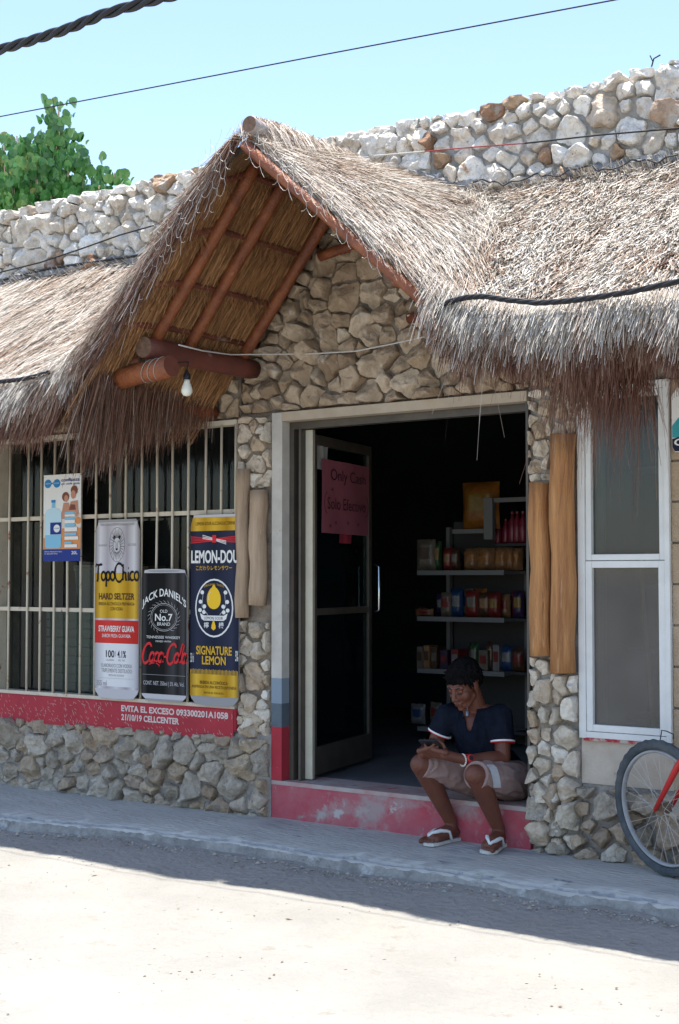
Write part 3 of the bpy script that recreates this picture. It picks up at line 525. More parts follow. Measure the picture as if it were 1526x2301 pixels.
# --- drinking water poster tied to the bars
p0 = PY(97,1258,-.045); p1 = PY(181,1258,-.045); p2 = PY(97,1069,-.045); x0, x1, z0, z1 = p0[0], p1[0], PY(139,1261,-.045)[2], PY(139,1066,-.045)[2]
rp_ = root('water_poster', ((x0+x1)/2,-.045,z0), 'white and blue drinking water poster tied to the window bars', 'poster')
B = Board((x0,-.045,z0),(1,0,0),(0,0,1),(0,-1,0),x1-x0,z1-z0); mb = MB(); mb.obox(B.at(.5,.5,-.002),A(B.w/2,0,0),A(0,.0018,0),A(0,0,B.h/2)); mb.build('sheet', MT['ink_beige'], rp_)
vv = lambda y: (2110-y)/1880
B.rect(0,.55,1,1,'ink_white',.001).rect(0,vv(1850),.5,vv(1600),'ink_orange',.0012).rect(.5,vv(1850),1,vv(1400),'ink_orange',.0012).oval(.93,vv(1240),.08,.04,'ink_orange',.0012)
B.rect(0,0,1,vv(1850),'ink_deepblue',.002)
for u in (.12,.36): B.oval(u,vv(420),.095,.05,'ink_blue',.002)
B.poly([(.14,vv(340)),(.24,vv(408)),(.34,vv(340)),(.34,vv(490)),(.24,vv(425)),(.14,vv(490))],'ink_blue',.0025).text('cristal',.05,vv(430),.2,vv(395),'ink_white',.004,0).text('cristal',.28,vv(430),.43,vv(395),'ink_white',.004,0)
B.text('confianza',.48,vv(390),.97,vv(315),'ink_deepblue',.003,.02).text('en cada gota',.48,vv(475),.97,vv(415),'ink_deepblue',.003,.01)
B.poly([(.06,vv(1790)),(.1,vv(1830)),(.44,vv(1830)),(.49,vv(1790)),(.49,vv(1060)),(.44,vv(990)),(.33,vv(950)),(.23,vv(950)),(.1,vv(990)),(.06,vv(1060))],'ink_paleblue',.003)
B.poly([(.06,vv(1790)),(.1,vv(1830)),(.44,vv(1830)),(.49,vv(1790)),(.49,vv(1540)),(.06,vv(1540))],'ink_sky',.004).rect(.23,vv(950),.32,vv(800),'ink_sky',.003).rect(.22,vv(835),.33,vv(780),'ink_blue',.004)
B.rect(.2,vv(1530),.49,vv(1270),'ink_deepblue',.005).oval(.38,vv(1400),.085,.045,'ink_white',.006).text('cristal',.31,vv(1412),.45,vv(1378),'ink_blue',.007,0)
B.oval(.6,vv(720),.095,.055,'ink_hair',.003).oval(.62,vv(760),.055,.04,'ink_skin',.004).poly([(.5,vv(1060)),(.55,vv(850)),(.68,vv(850)),(.74,vv(1050)),(.74,vv(1200)),(.5,vv(1200))],'ink_skin',.0035).oval(.83,vv(590),.09,.055,'ink_hair',.0045).oval(.81,vv(680),.065,.05,'ink_skin',.005).poly([(.68,vv(1060)),(.74,vv(830)),(.92,vv(810)),(.95,vv(1100)),(.9,vv(1180)),(.86,vv(1050))],'ink_skin',.0045).poly([(.7,vv(1010)),(.74,vv(890)),(.86,vv(900)),(.88,vv(1010))],'ink_hair',.0055)
for i, (y0, y1, u1, m) in enumerate(((1100,1045,.84,'ink_sky'),(1150,1105,.86,'ink_white'),(1215,1165,.85,'ink_sky'),(1295,1225,.86,'ink_white'),(1370,1310,.86,'ink_sky'),(1470,1385,.92,'ink_white'),(1560,1500,.9,'ink_sky'),(1650,1580,.95,'ink_white'),(1735,1690,.78,'ink_sky'),(1815,1750,.92,'ink_white'))): B.rect(.59,vv(y0),u1,vv(y1),m,.006)
B.text('Disfruta hidratación a diario',.05,vv(1915),.52,vv(1885),'ink_white',.004,0).text('sin descuidar litros',.05,vv(1960),.4,vv(1930),'ink_white',.004,0).text('20L',.77,vv(1965),.93,vv(1895),'ink_white',.004,.01)
B.done(rp_, {'ink_deepblue':'lettering','ink_white':'lettering'})
mb = MB()
for (u,v,s_) in ((.02,.975,-1),(.98,.985,1),(.02,.03,-1),(.98,.05,1)): p = B.at(u,v,.004); mb.tube([p, p+A(s_*.02,.02,.004), p+A(s_*.03,.045,0)], .0022, 5)
mb.build('tie', MT['cable'], rp_)
# band lettering
B = Board((-2.5,-.041,.425),(1,0,0),(0,0,1),(0,-1,0),1,1)
MT['fleckw'] = flat('fleckw', (.62,.52,.48), .8)
B.text('EVITA EL EXCESO 093300201A1058', 2.5+PY(273,1600,-.041)[0], .545-.425, 2.5+PY(513,1600,-.041)[0], .585-.425, 'fleckw', .002, .035)
B.text('21/10/19 CELLCENTER', 2.5+PY(273,1630,-.041)[0], .490-.425, 2.5+PY(403,1630,-.041)[0], .530-.425, 'fleckw', .002, .035); B.done(band, {'fleckw':'lettering'})

# ------------------------------------------------------------------ barred window
win = None
mb = MB(); fx0, fx1, fz0, fz1 = -2.50, -.353, .607, 2.30
mb.box(fx0,fx1,-.02,.06,2.292,2.322); mb.box(fx0,fx1,-.032,.06,fz0,fz0+.022); mb.box(fx0,fx0+.03,-.02,.06,fz0+.022,2.292); mb.box(fx1-.012,fx1,-.02,.06,fz0+.022,2.292)
for z in (1.172,1.775): mb.box(fx0+.03,fx1-.012,-.012,.010,z-.013,z+.013)
win = mb.build('window_grille', MT['cream_metal'], SHOP)
bars = [22,64,93,123,153,183,216,248,283,319,353,388,424,463,498,530]
for px in bars:
    x = PY(px,1160,-.02)[0]; mb = MB(); b_ = random.uniform(-.003,.003)
    mb.tube([(x,-.022,fz0+.02),(x+b_,-.022,1.2),(x-b_,-.022,1.8),(x,-.022,2.294)], .0078, 8); mb.build('bar', MT['cream_metal'], win, smooth=True)
mb = MB(); mb.box(fx0+.01,fx1,.085,.092,fz0,2.32); mb.build('window_glass', MT['glass'], SHOP)
mb = MB()
for x in (-2.47,-1.42,-.375): mb.box(x-.02,x+.02,.075,.10,fz0,2.32)
mb.build('window_frame', MT['alu_brown'], SHOP)
# tall white window on the right
mb = MB(); a0, a1 = 1.878, 2.362
def fr(x0,x1,z0,z1,w,y0,y1): mb.box(x0,x0+w,y0,y1,z0,z1); mb.box(x1-w,x1,y0,y1,z0,z1); mb.box(x0+w,x1-w,y0,y1,z0,z0+w); mb.box(x0+w,x1-w,y0,y1,z1-w,z1)
mb.box(1.877,1.915,-.012,.15,.585,2.34); mb.box(2.338,2.364,-.012,.15,.588,2.34); mb.box(1.915,2.338,-.012,.15,.588,.618); mb.box(1.915,2.338,-.012,.15,2.30,2.34)
fr(1.916,2.337,1.465,2.298,.030,.0,.06); fr(1.916,2.337,.620,1.462,.034,-.006,.05)
w2 = mb.build('window', MT['alu_white'], SHOP, bevel=.003)
mb = MB(); mb.box(1.945,2.31,.026,.030,1.49,2.27); mb.build('pane', glassmat('glass_grey',(.6,.66,.66),.85,.24,(.14,.15,.15)), w2)  # pale film paints the upper pane's lighter reflections into its colour
mb = MB(); mb.box(1.95,2.304,.018,.022,.654,1.43); mb.build('pane', MT['glass_dust_sheen'], w2)
# doorway frame and open leaf
mb = MB(); mb.box(-.010,.022,.055,.115,.215,2.285); mb.box(.062,.078,.05,.115,.215,2.245); mb.box(.022,1.582,.055,.115,2.245,2.285); mb.build('door_frame', MT['alu_brown'], SHOP)
hx, hy = .098, .10; fp = PX(830,1300,0); v = ray(830,1300); ex = A(-.085, .985)
for _t in np.linspace(8.6,9.6,200):
    q = CAM+v*_t
    if math.hypot(q[0]-hx,q[1]-hy) >= .93: ex = q[:2]; break
dd = nrm(A(ex[0]-hx, ex[1]-hy, 0)); dn = A(dd[1],-dd[0],0); dn = dn if dn[0] > 0 else -dn; dl = .93; zt, zb = 2.22, .235
DH = A(hx,hy,0)
def dbox(mb, u0, u1, z0, z1, t=.02, off=0, mi=0): mb.obox(DH+dd*(u0+u1)/2+dn*off+A(0,0,(z0+z1)/2), dd*(u1-u0)/2, dn*t, A(0,0,(z1-z0)/2), mi)
mb = MB(); dbox(mb,.035,.075,zb,zt); dbox(mb,dl-.05,dl,zb,zt); dbox(mb,.075,dl-.05,zb,zb+.16); dbox(mb,.075,dl-.05,zt-.06,zt); dbox(mb,.075,dl-.05,1.16,1.20)
door = mb.build('door', MT['alu_brown'], SHOP, bevel=.003)
mb = MB(); dbox(mb,0,.033,zb-.015,zt+.02,.024); mb.build('edge_strip', MT['alu_cream'], door)
mb = MB(); dbox(mb,.075,dl-.05,zb+.16,1.16,.003); dbox(mb,.075,dl-.05,1.20,zt-.06,.003); mb.build('pane', MT['glass_door'], door)
mb = MB(); q = DH+dd*(dl+.008)+dn*.03; mb.tube([q+A(0,0,1.16),q+dn*.035+A(0,0,1.175),q+dn*.035+A(0,0,1.45),q+A(0,0,1.465)], .010, 8); mb.build('handle', MT['chrome'], door, smooth=True)
# pink sign and small papers on the leaf
def doorpaper(name, u0, u1, z0, z1, mat, label, cat, off=.022):
    r = root(name, tuple(DH+dd*(u0+u1)/2+dn*off+A(0,0,z0)), label, cat); o = DH+dd*u0+dn*off+A(0,0,z0); B = Board(o,dd,(0,0,1),dn,u1-u0,z1-z0)
    mb = MB(); nu = 10
    for i in range(nu+1):
        for (v_) in (0,.5,1): mb.v.append(tuple(B.at(i/nu,v_,.004*math.sin(i*1.1+v_*2))))
    mb.f = [(3*i+j,3*i+3+j,3*i+4+j,3*i+1+j) for i in range(nu) for j in (0,1)]; mb.m = [0]*len(mb.f); mb.build('sheet', mat, r, smooth=True); return r, B
rpk, B = doorpaper('paper_sign', .13, .875, 1.645, 2.085, M('pink_card',(.36,.105,.135),(.30,.085,.11),3,.85), 'pink handwritten cash only sign on the open door', 'sign')
B.text('Only Cash',.17,.68,.90,.88,'marker',.007,-.010).text('Solo Efectivo',.10,.33,.90,.49,'marker',.007,-.006).stroke(arcpts(.13,.41,.09,.16,115,245),.005,'marker',.007).stroke(arcpts(.87,.41,.09,.16,65,-65),.005,'marker',.007)
for (u,v_) in ((.2,.6),(.27,.15),(.52,.16),(.74,.15),(.16,.1)):
    for a in (0,60,120): c_, s_ = math.cos(math.radians(a))*.025, math.sin(math.radians(a))*.03; B.stroke([(u-c_,v_-s_),(u+c_,v_+s_)],.003,'marker',.007)
B.done(rpk, {'marker':'lettering'})
doorpaper('paper_notice', .09, .25, 2.02, 2.16, C('paper',(.36,.35,.33),.9), 'small pale notice above the pink sign on the door glass', 'notice', .008)
doorpaper('paper_notice', .42, .62, 1.59, 1.66, C('red_card',(.34,.04,.06),.8), 'small red notice peeking out below the pink sign', 'notice', .010)
# red label sticker text at the right wall edge: rounded sign on the block wall
sa = PY(1511,1018,-.0); sr = root('wall_sign', (sa[0]+.12,.0,sa[2]), 'rounded white and turquoise sign on the tan block wall', 'sign')
z0_, z1_ = PY(1518,1016,0)[2], PY(1518,868,0)[2]; B = Board((sa[0],-.004,z0_),(1,0,0),(0,0,1),(0,-1,0),.26,z1_-z0_)
ro = [(.06,0),(.94,0),(1,.08),(1,.85),(.9,.97),(.75,1),(.25,1),(.1,.97),(0,.85),(0,.08)]; f = [B.at(u,v,0) for u,v in ro]; mb = MB(); n = len(f); mb.add(f+[p+A(0,.008,0) for p in f],[tuple(range(n)),tuple(range(2*n-1,n-1,-1))]+[(i,i+n,(i+1)%n+n,(i+1)%n) for i in range(n)]); mb.build('panel', MT['ink_white'], sr)
B.poly([(0.01,.22),(.99,.22),(.99,.6),(.6,.7),(.25,.62),(.01,.4)],'ink_teal',.002).poly([(.06,.01),(.94,.01),(.99,.08),(.99,.24),(.5,.30),(.01,.2),(.01,.08)],'ink_navy',.003).text('CEV',.05,.09,.6,.2,'ink_white',.005,.02); B.done(sr, {'ink_white':'lettering'})

# ------------------------------------------------------------------ the room behind
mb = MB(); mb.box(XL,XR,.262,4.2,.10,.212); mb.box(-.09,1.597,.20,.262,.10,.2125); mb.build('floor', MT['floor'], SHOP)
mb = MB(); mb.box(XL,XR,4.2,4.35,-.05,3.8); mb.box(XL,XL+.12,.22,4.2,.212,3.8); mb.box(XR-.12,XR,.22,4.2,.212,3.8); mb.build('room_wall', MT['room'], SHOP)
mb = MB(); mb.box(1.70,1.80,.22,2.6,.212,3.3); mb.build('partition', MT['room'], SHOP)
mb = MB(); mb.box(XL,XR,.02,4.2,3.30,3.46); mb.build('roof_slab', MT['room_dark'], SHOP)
mb = MB(); mb.box(XL,fx0,0,.2,.0,2.33); mb.build('side_wall', MT['mortar'], SHOP)
mb = MB(); mb.box(XL+.12,1.69,1.95,1.97,.3,.31); 
SH_Y = 2.0
def shelfX(px, py, y=SH_Y): return PY(px,py,y)
rs_ = root('display_shelves', (.35,SH_Y+.2,.212), 'white metal display shelves stocked with snacks inside the shop', 'shelving')
sx0 = PY(938,1280,SH_Y)[0]; sx1 = PY(1133,1283,SH_Y)[0]; SZ = [PY(1036,y,SH_Y)[2] for y in (1283,1388,1507,1640)]
for i, z in enumerate(SZ):
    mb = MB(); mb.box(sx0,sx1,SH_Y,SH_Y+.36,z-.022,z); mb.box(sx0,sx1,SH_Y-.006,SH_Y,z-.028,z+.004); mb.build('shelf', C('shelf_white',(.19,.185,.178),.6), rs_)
    mb = MB(); mb.box(sx1+.003,1.66,SH_Y+.12,SH_Y+.40,z-.022,z-.002); mb.build('shelf', C('shelf_dim',(.05,.05,.048),.7), rs_)  # right-hand shelves: their dimness is put into a darker colour
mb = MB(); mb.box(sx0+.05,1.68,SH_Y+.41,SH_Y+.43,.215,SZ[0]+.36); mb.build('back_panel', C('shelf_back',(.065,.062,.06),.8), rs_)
mb = MB()
for x in (sx0+.03, sx1-.03): mb.box(x-.015,x+.015,SH_Y+.36,SH_Y+.40,.213,SZ[0]+.32)
mb.build('upright', MT['shelf_white'], rs_)
u0 = PY(1090,1120,SH_Y+.1); u1 = PY(1110,1212,SH_Y+.1); mb = MB(); mb.box(u0[0],u1[0],SH_Y+.08,SH_Y+.12,u1[2],u0[2]); mb.box(u1[0]+.001,1.66,SH_Y+.10,SH_Y+.12,u0[2]-.03,u0[2]); mb.build('side_panel', MT['shelf_white'], rs_)
uu = PY(1020,1190,SH_Y+.1); mb = MB(); mb.box(uu[0],u0[0]-.002,SH_Y+.08,SH_Y+.3,uu[2]-.03,uu[2]); mb.build('top_ledge', MT['shelf_white'], rs_)
# goods
def bag(name, x, y, z, w, h, d, mat, label, cat, group=None, mat2=None):
    if h < .2: w *= 1.22; h *= 1.3; d *= 1.2
    r = root(name, (x,y,z), label, cat, group); mb = MB(); nu, nv = 9, 9; rs2 = random.Random(int(x*1000)+int(z*777))
    for side in (-1,1):
        b0 = len(mb.v)
        for j in range(nv):
            for i in range(nu):
                u = i/(nu-1)*2-1; v_ = j/(nv-1)*2-1; t = max(0,(1-abs(u)**3)*(1-abs(v_)**4))**.6*d/2*(1+.15*rs2.uniform(-1,1)); mb.v.append((x+u*w/2*(1-.04*(1-abs(v_))), y+side*(t+.001), z+(v_+1)*h/2+ .004*rs2.uniform(-1,1)*(j > 0)))
        for j in range(nv-1):
            for i in range(nu-1): q = (b0+j*nu+i,b0+j*nu+i+1,b0+(j+1)*nu+i+1,b0+(j+1)*nu+i); mb.f.append(q if side < 0 else q[::-1]); mb.m.append(1 if (mat2 and .3 < (j+.5)/nv < .62 and .2 < (i+.5)/nu < .8) else 0)
    mb.build('wrapper', [mat, mat2 or mat], r, smooth=True); return r
def bottle(x, y, z, h, mat, cap, label, group):
    r = root('soda_bottle', (x,y,z), label, 'bottle', group); q = h*.155; mb = MB(); mb.lathe((x,y,z),[(q*.85,0),(q,.01),(q,h*.5),(q*.92,h*.55),(q*.9,h*.62),(q*.4,h*.82),(q*.36,h*.93)],14); mb.build('bottle_body', mat, r, smooth=True)
    mb = MB(); mb.lathe((x,y,z+h*.93),[(q*.42,.0),(q*.42,h*.07)],12); mb.build('bottle_cap', cap, r)
def carton(name, x, y, z, w, h, d, mat, mat2, label, cat, group=None):
    r = root(name, (x,y,z), label, cat, group); mb = MB(); mb.box(x-w/2,x+w/2,y-d/2,y+d/2,z,z+h); mb.build('box_body', mat, r, bevel=.003); mb = MB(); mb.box(x-w*.36,x+w*.36,y-d/2-.003,y-d/2-.0008,z+h*.35,z+h*.75); mb.build('box_label', mat2, r)
GC = {'orange':(.30,.11,.016),'tan':(.30,.15,.065),'red':(.20,.02,.016),'pink':(.20,.014,.035),'blue':(.012,.045,.12),'green':(.03,.08,.03),'cream':(.17,.135,.10),'brown':(.08,.035,.018),'purple':(.04,.018,.06),'white':(.20,.19,.18),'yellow':(.25,.14,.02)}
for k_, c_ in GC.items(): MT['g_'+k_] = M('goods_'+k_, c_, tuple(q*.6 for q in c_), 18, .35, .4, 30, spec=.5, dist=.006)
g = PY(1075,1185,SH_Y+.12); bag('snack_bag', g[0], SH_Y+.16, uu[2], .30, .33, .14, MT['g_orange'], 'large orange crisp bag standing highest above the shelves', 'snack bag', None, MT['g_yellow'])
for i, px in enumerate((1120,1137,1152,1163,1176)):
    b_ = PY(px,1215,SH_Y+.22); bottle(b_[0], SH_Y+.22, SZ[0]+.002+.19, .17+.05*(i > 1), MT['g_pink'], MT['g_red'], 'red soda bottle standing in the row above the top shelf', 'red soda bottles above the top shelf')
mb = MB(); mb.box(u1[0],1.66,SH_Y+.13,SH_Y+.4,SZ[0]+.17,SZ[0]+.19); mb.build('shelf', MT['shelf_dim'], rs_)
row = [(958,'cream','brown','square cream biscuit pack at the left end of the top shelf'),(1008,'red','tan','narrow red sweet packet between the biscuits and the rolls'),(1025,'brown','cream','brown cocoa packet on the top shelf')]
for px, m1, m2, lb in row: q = PY(px,1270,SH_Y+.1); bag('snack_packet', q[0], SH_Y+.1, SZ[0]+.004, .13 if px == 958 else .06, .17 if px == 958 else .12, .06, MT['g_'+m1], lb, 'snack packet', 'packets on the shelves', MT['g_'+m2])
for px, w in ((1060,.1),(1092,.11),(1128,.09),(1150,.05),(1165,.05)):
    q = PY(px,1270,SH_Y+.14); bag('bread_roll_pack', q[0], SH_Y+.15, SZ[0]+.004, w, .12, .09, MT['g_tan'], 'golden pack of round rolls on the top shelf', 'bread pack', 'packs of rolls on the top shelf', MT['g_orange'])
second = [(955,'tan','red',.12,.04,'low tan wafer pack at the left end of the second shelf'),(1005,'cream','red',.08,.13,'cream and red biscuit bag on the second shelf'),(1028,'blue','white',.08,.15,'bright blue snack bag in the middle of the second shelf'),(1062,'red','cream',.09,.14,'first red snack bag right of the bright blue one'),(1090,'brown','tan',.09,.13,'dark brown snack bag on the second shelf'),(1112,'red','yellow',.08,.13,'red and yellow snack bag at the right end of the second shelf')]
for px, m1, m2, w, h, lb in second: q = PY(px,1375,SH_Y+.12); bag('snack_packet', q[0], SH_Y+.12, SZ[1]+.004, w, h, .06, MT['g_'+m1], lb, 'snack packet', 'packets on the shelves', MT['g_'+m2])
q = PY(1155,1315,SH_Y+.2); bag('snack_bag', 1.0, SH_Y+.24, SZ[1]+.003, .16, .2, .08, MT['g_blue'], 'blue snack bag seen right against the door jamb', 'snack bag', None, MT['g_white'])
third = [(950,'cream','brown',.05,.15,'cream slim box at the left end of the third shelf'),(965,'tan','brown',.05,.16,'tan slim box on the third shelf, second from its left end'),(982,'brown','cream',.05,.15,'brown slim box on the third shelf'),(1004,'purple','red',.06,.13,'purple box on the third shelf behind the man'),(1028,'red','white',.06,.14,'red box on the third shelf above the man'),(1092,'cream','red',.07,.14,'cream box with a red label beside the hair of the man'),(1121,'white','red',.05,.18,'tall white box with red print on the third shelf')]
for px, m1, m2, w, h, lb in third: q = PY(px,1495,SH_Y+.1); carton('food_box', q[0], SH_Y+.12, SZ[2]+.002, w, h, .12, MT['g_'+m1], MT['g_'+m2], lb, 'food box', 'boxes on the third shelf')
more = [(0,972,'red','cream',.05,.14,'slim red box behind the cream biscuit pack'),(0,990,'green','yellow',.05,.16,'dark green jar shaped packet on the top shelf'),(1,940,'brown','red',.07,.05,'small brown bar box at the far left of the second shelf'),(1,978,'purple','white',.07,.12,'purple snack bag on the second shelf'),(1,1047,'cream','blue',.07,.15,'tall cream bag right beside the bright blue snack bag'),(1,1076,'orange','red',.08,.15,'orange snack bag among the red ones on the second shelf'),(1,1128,'tan','red',.08,.12,'tan biscuit bag at the end of the second shelf'),(1,1150,'red','white',.08,.14,'red bag on the dim right part of the second shelf'),(1,1170,'purple','yellow',.07,.14,'purple bag on the dim right part of the second shelf'),
        (2,1050,'brown','cream',.07,.12,'brown packet above the hair of the man'),(2,1072,'green','cream',.06,.14,'green packet on the third shelf right of his head'),(2,1108,'brown','tan',.05,.15,'brown packet on the third shelf beside the tall white box'),(2,1145,'blue','white',.09,.13,'blue packet on the dim right part of the third shelf'),(2,1170,'brown','red',.08,.12,'brown packet on the dim right part of the third shelf'),(3,945,'white','blue',.10,.11,'pale packet on the lowest shelf left of the man'),(3,975,'cream','red',.08,.12,'cream packet on the lowest shelf beside the shoulder of the man')]
for lv, px, m1, m2, w, h_, lb in more: q = PY(px,1500 if lv > 1 else 1300,SH_Y+.16); bag('snack_packet', q[0], SH_Y+.13+.06*((px//3)%3), SZ[lv]+.004, w, h_, .055, MT['g_'+m1], lb, 'snack packet', 'packets on the shelves', MT['g_'+m2])
# upright cooler seen through the open leaf
cr = root('drinks_cooler', (-1.5,1.9,.212), 'tall teal drinks cooler seen through the door glass', 'cooler')
mb = MB(); mb.box(-1.870,-1.170,1.55,2.2,.213,2.1); mb.build('cabinet', C('teal_cab',(.012,.055,.07),.5), cr, bevel=.01)
mb = MB(); mb.box(-1.168,-1.164,1.6,2.15,.5,1.35); mb.build('cooler_door', C('cool_in',(.035,.05,.048),.3), cr); mb = MB(); mb.box(-1.820,-1.220,1.545,1.549,.35,1.6); mb.build('cooler_door', MT['cool_in'], cr); mb = MB(); mb.box(-1.570,-1.470,1.538,1.543,.4,1.2); mb.build('red_strip', MT['g_red'], cr); mb = MB(); mb.box(-1.720,-1.320,1.538,1.543,1.75,1.9); mb.build('cooler_sign', MT['g_blue'], cr)
bx = root('slatted_crate', (-1.95,.45,.212), 'pale green slatted crate behind the barred window', 'crate'); mb = MB()
for i in range(9): mb.box(-2.45,-1.45,.40,.42,.60+i*.062,.60+i*.062+.054)
mb.box(-2.44,-1.46,.421,.60,.213,1.16); mb.build('slat_front', C('pale_green',(.16,.19,.16),.7), bx)
bk = root('bucket', (-2.14,.42,1.165), 'pale plastic bucket standing on the slatted crate', 'bucket'); mb = MB(); mb.lathe((-2.12,.51,1.165),[(.09,0),(.115,.26),(.122,.265),(.122,.285)],20); mb.build('bucket_body', C('bucket_grey',(.22,.23,.22),.5), bk, smooth=True); mb = MB(); mb.lathe((-2.12,.51,1.452),[(.125,0),(.12,.015)],20); mb.build('lid', C('bucket_lid',(.26,.26,.25)), bk)
ct = root('cardboard_box', (-1.72,.5,1.165), 'tan cardboard box next to the bucket in the barred window', 'box'); mb = MB(); mb.box(-1.93,-1.5,.43,.6,1.166,1.46); mb.build('carton_body', M('card',(.17,.12,.08),(.14,.1,.065),5), ct); mb = MB(); mb.box(-1.74,-1.69,.427,.6,1.468,1.472); mb.build('tape', C('tape',(.45,.36,.25)), ct)
rk = root('storage_rack', (2.15,.75,.212), 'pale storage rack dimly seen behind the tall white window', 'rack')
for z in (.62,.98,1.32,1.95): mb = MB(); mb.box(1.84,2.75,.62,.9,z,z+.022); mb.build('rack_shelf', C('rack_pale',(.34,.33,.31)), rk)
mb = MB(); mb.box(1.83,2.76,.905,.92,.213,2.2); mb.build('rack_back', C('rack_back',(.13,.125,.12)), rk)
mb = MB(); mb.box(1.93,1.965,.10,.13,.62,2.3); mb.build('inner_strip', C('strip_pale',(.42,.41,.39)), w2)
bro = root('broom_stick', (2.2,.45,.3), 'thin yellow broom handle leaning behind the tall white window', 'broom'); mb = MB(); a_ = PY(1442,1290,.22); b_ = PY(1466,1600,.22); mb.tube([A(*a_)+(a_-b_)*.1,b_+(b_-a_)*.9], .011, 8); mb.build('stick', C('stick_y',(.75,.58,.28)), bro, smooth=True); e_ = b_+(b_-a_)*.9; mb = MB(); mb.box(e_[0]-.14,e_[0]+.14,e_[1]-.03,e_[1]+.03,max(.214,e_[2]-.12),e_[2]+.02); mb.build('bristle_head', C('bristle',(.2,.3,.2)), bro)

#==THATCH==
# ------------------------------------------------------------------ thatched awning
RX = .55; YE = -1.12                                  # ridge line and eave line
def wf(y): return np.clip((-np.asarray(y,float)-.87)/.25, 0, 1)      # the porch tip dips and swings a little towards the street
def rx(y): return RX+.07*wf(y)
def gabH(x, y): w = wf(y); d = np.asarray(x,float)-rx(y); return 3.725-.06*w-np.where(d < 0, .84+.06*w, .40+.46*np.clip(-np.asarray(y,float)/1.12,0,1.1)**1.3)*np.sqrt(d*d+.004)
def mainH(x, y): return 3.45+.82*np.asarray(y,float)+.018*np.sin(x*3.1+1)+.012*np.sin(x*7.7)
def Hf(x, y):
    x = np.asarray(x,float); k = .10; return k*np.logaddexp(mainH(x,y)/k, (gabH(x,y)+.012*np.sin(np.asarray(y)*5+x*4))/k)-.02
def grad(x, y): e = .01; return (Hf(x+e,y)-Hf(x-e,y))/(2*e), (Hf(x,y+e)-Hf(x,y-e))/(2*e)
def Uf(x, y=-.5):       # underside of the porch
    w = float(wf(y)); r = RX+.07*w; top_ = 3.635-.06*w; return top_-((1.20-.15*w)*(r-x) if x < r else .86*(x-r))
GL, GR = -.45, 1.71
AW = None
mb = MB(); gx = np.unique(np.concatenate([np.linspace(XL,-1.6,10), np.arange(-1.6,2.9,.06), [GL-.001,GL+.001,GR-.001,GR+.001,RX], np.linspace(2.9,XR,8)])); gy = np.linspace(YE+.03,-.03,14)
top = [[(x,y,float(Hf(x,y))-.05) for y in gy] for x in gx]
def und(x,y): return Uf(x,y)+.03 if GL < x < GR else float(Hf(x,y))-.17
bot = [[(x,y,min(und(x,y),float(Hf(x,y))-.09)) for y in gy] for x in gx]
nx, ny = len(gx), len(gy); vs = [p for c in top for p in c]+[p for c in bot for p in c]; o_ = nx*ny; fs = []; mi = []
for i in range(nx-1):
    for j in range(ny-1):
        a = i*ny+j; fs.append((a,a+ny,a+ny+1,a+1)); mi.append(0); fs.append((o_+a,o_+a+1,o_+a+ny+1,o_+a+ny)); mi.append(1)
    for j in (0,ny-1): a = i*ny+j; fs.append((a,a+ny,o_+a+ny,o_+a)); mi.append(0)
for j in range(ny-1):
    for i in (0,nx-1): a = i*ny+j; fs.append((a,a+1,o_+a+1,o_+a)); mi.append(0)
mb.add(vs, fs); mb.m = mi; AW = mb.build('thatch_awning', [MT['thatch_core'], MT['thatch_under']], SHOP)
class Blades:
    def __init__(s): s.p = []; s.age = []
    def add(s, P, D, N_, L, Wd, lift, grav, age, K=4, taper=.55):
        P = np.asarray(P,float); n = len(P); t = np.linspace(0,1,K)[None,:,None]; D = D/np.linalg.norm(D,axis=1,keepdims=True); N_ = N_/np.linalg.norm(N_,axis=1,keepdims=True)
        L = np.broadcast_to(L,(n,))[:,None,None]; Wd = np.broadcast_to(Wd,(n,))[:,None,None]; lift = np.broadcast_to(lift,(n,))[:,None,None]; grav = np.broadcast_to(grav,(n,))[:,None,None]
        c = P[:,None,:]+D[:,None,:]*L*t+N_[:,None,:]*lift*t**1.5; c = c-np.array([0,0,1.0])*grav*L*t*t
        S = np.cross(D,N_); a = RNG.uniform(-.9,.9,n)[:,None]; S = S*np.cos(a)+N_*np.sin(a); S = S[:,None,:]*Wd*.5*(1-taper*t)
        s.p.append(np.stack([c-S,c+S],2).reshape(n,K*2,3)); s.age.append(np.repeat(np.clip(age,0,1),K*2).reshape(n,K*2)); assert K == 4
    def build(s, name, mat, parent):
        V = np.concatenate(s.p).astype(np.float32); n = len(V); V = V.reshape(-1,3)-np.array(base_of(parent),dtype=np.float32); me = bpy.data.meshes.new(name)
        q = np.array([[0,1,3,2],[2,3,5,4],[4,5,7,6]]); Fq = (np.arange(n)[:,None,None]*8+q[None]).reshape(-1)
        me.vertices.add(len(V)); me.vertices.foreach_set('co', V.reshape(-1)); nf = n*3; me.loops.add(nf*4); me.loops.foreach_set('vertex_index', Fq.astype(np.int32)); me.polygons.add(nf); me.polygons.foreach_set('loop_start', np.arange(nf,dtype=np.int32)*4); me.polygons.foreach_set('loop_total', np.full(nf,4,dtype=np.int32)); me.update(calc_edges=True)
        return fin(me, name, mat, parent, False, None, {'age': np.concatenate(s.age).reshape(-1)})
U = lambda a,b,n: RNG.uniform(min(a,b),max(a,b),n)
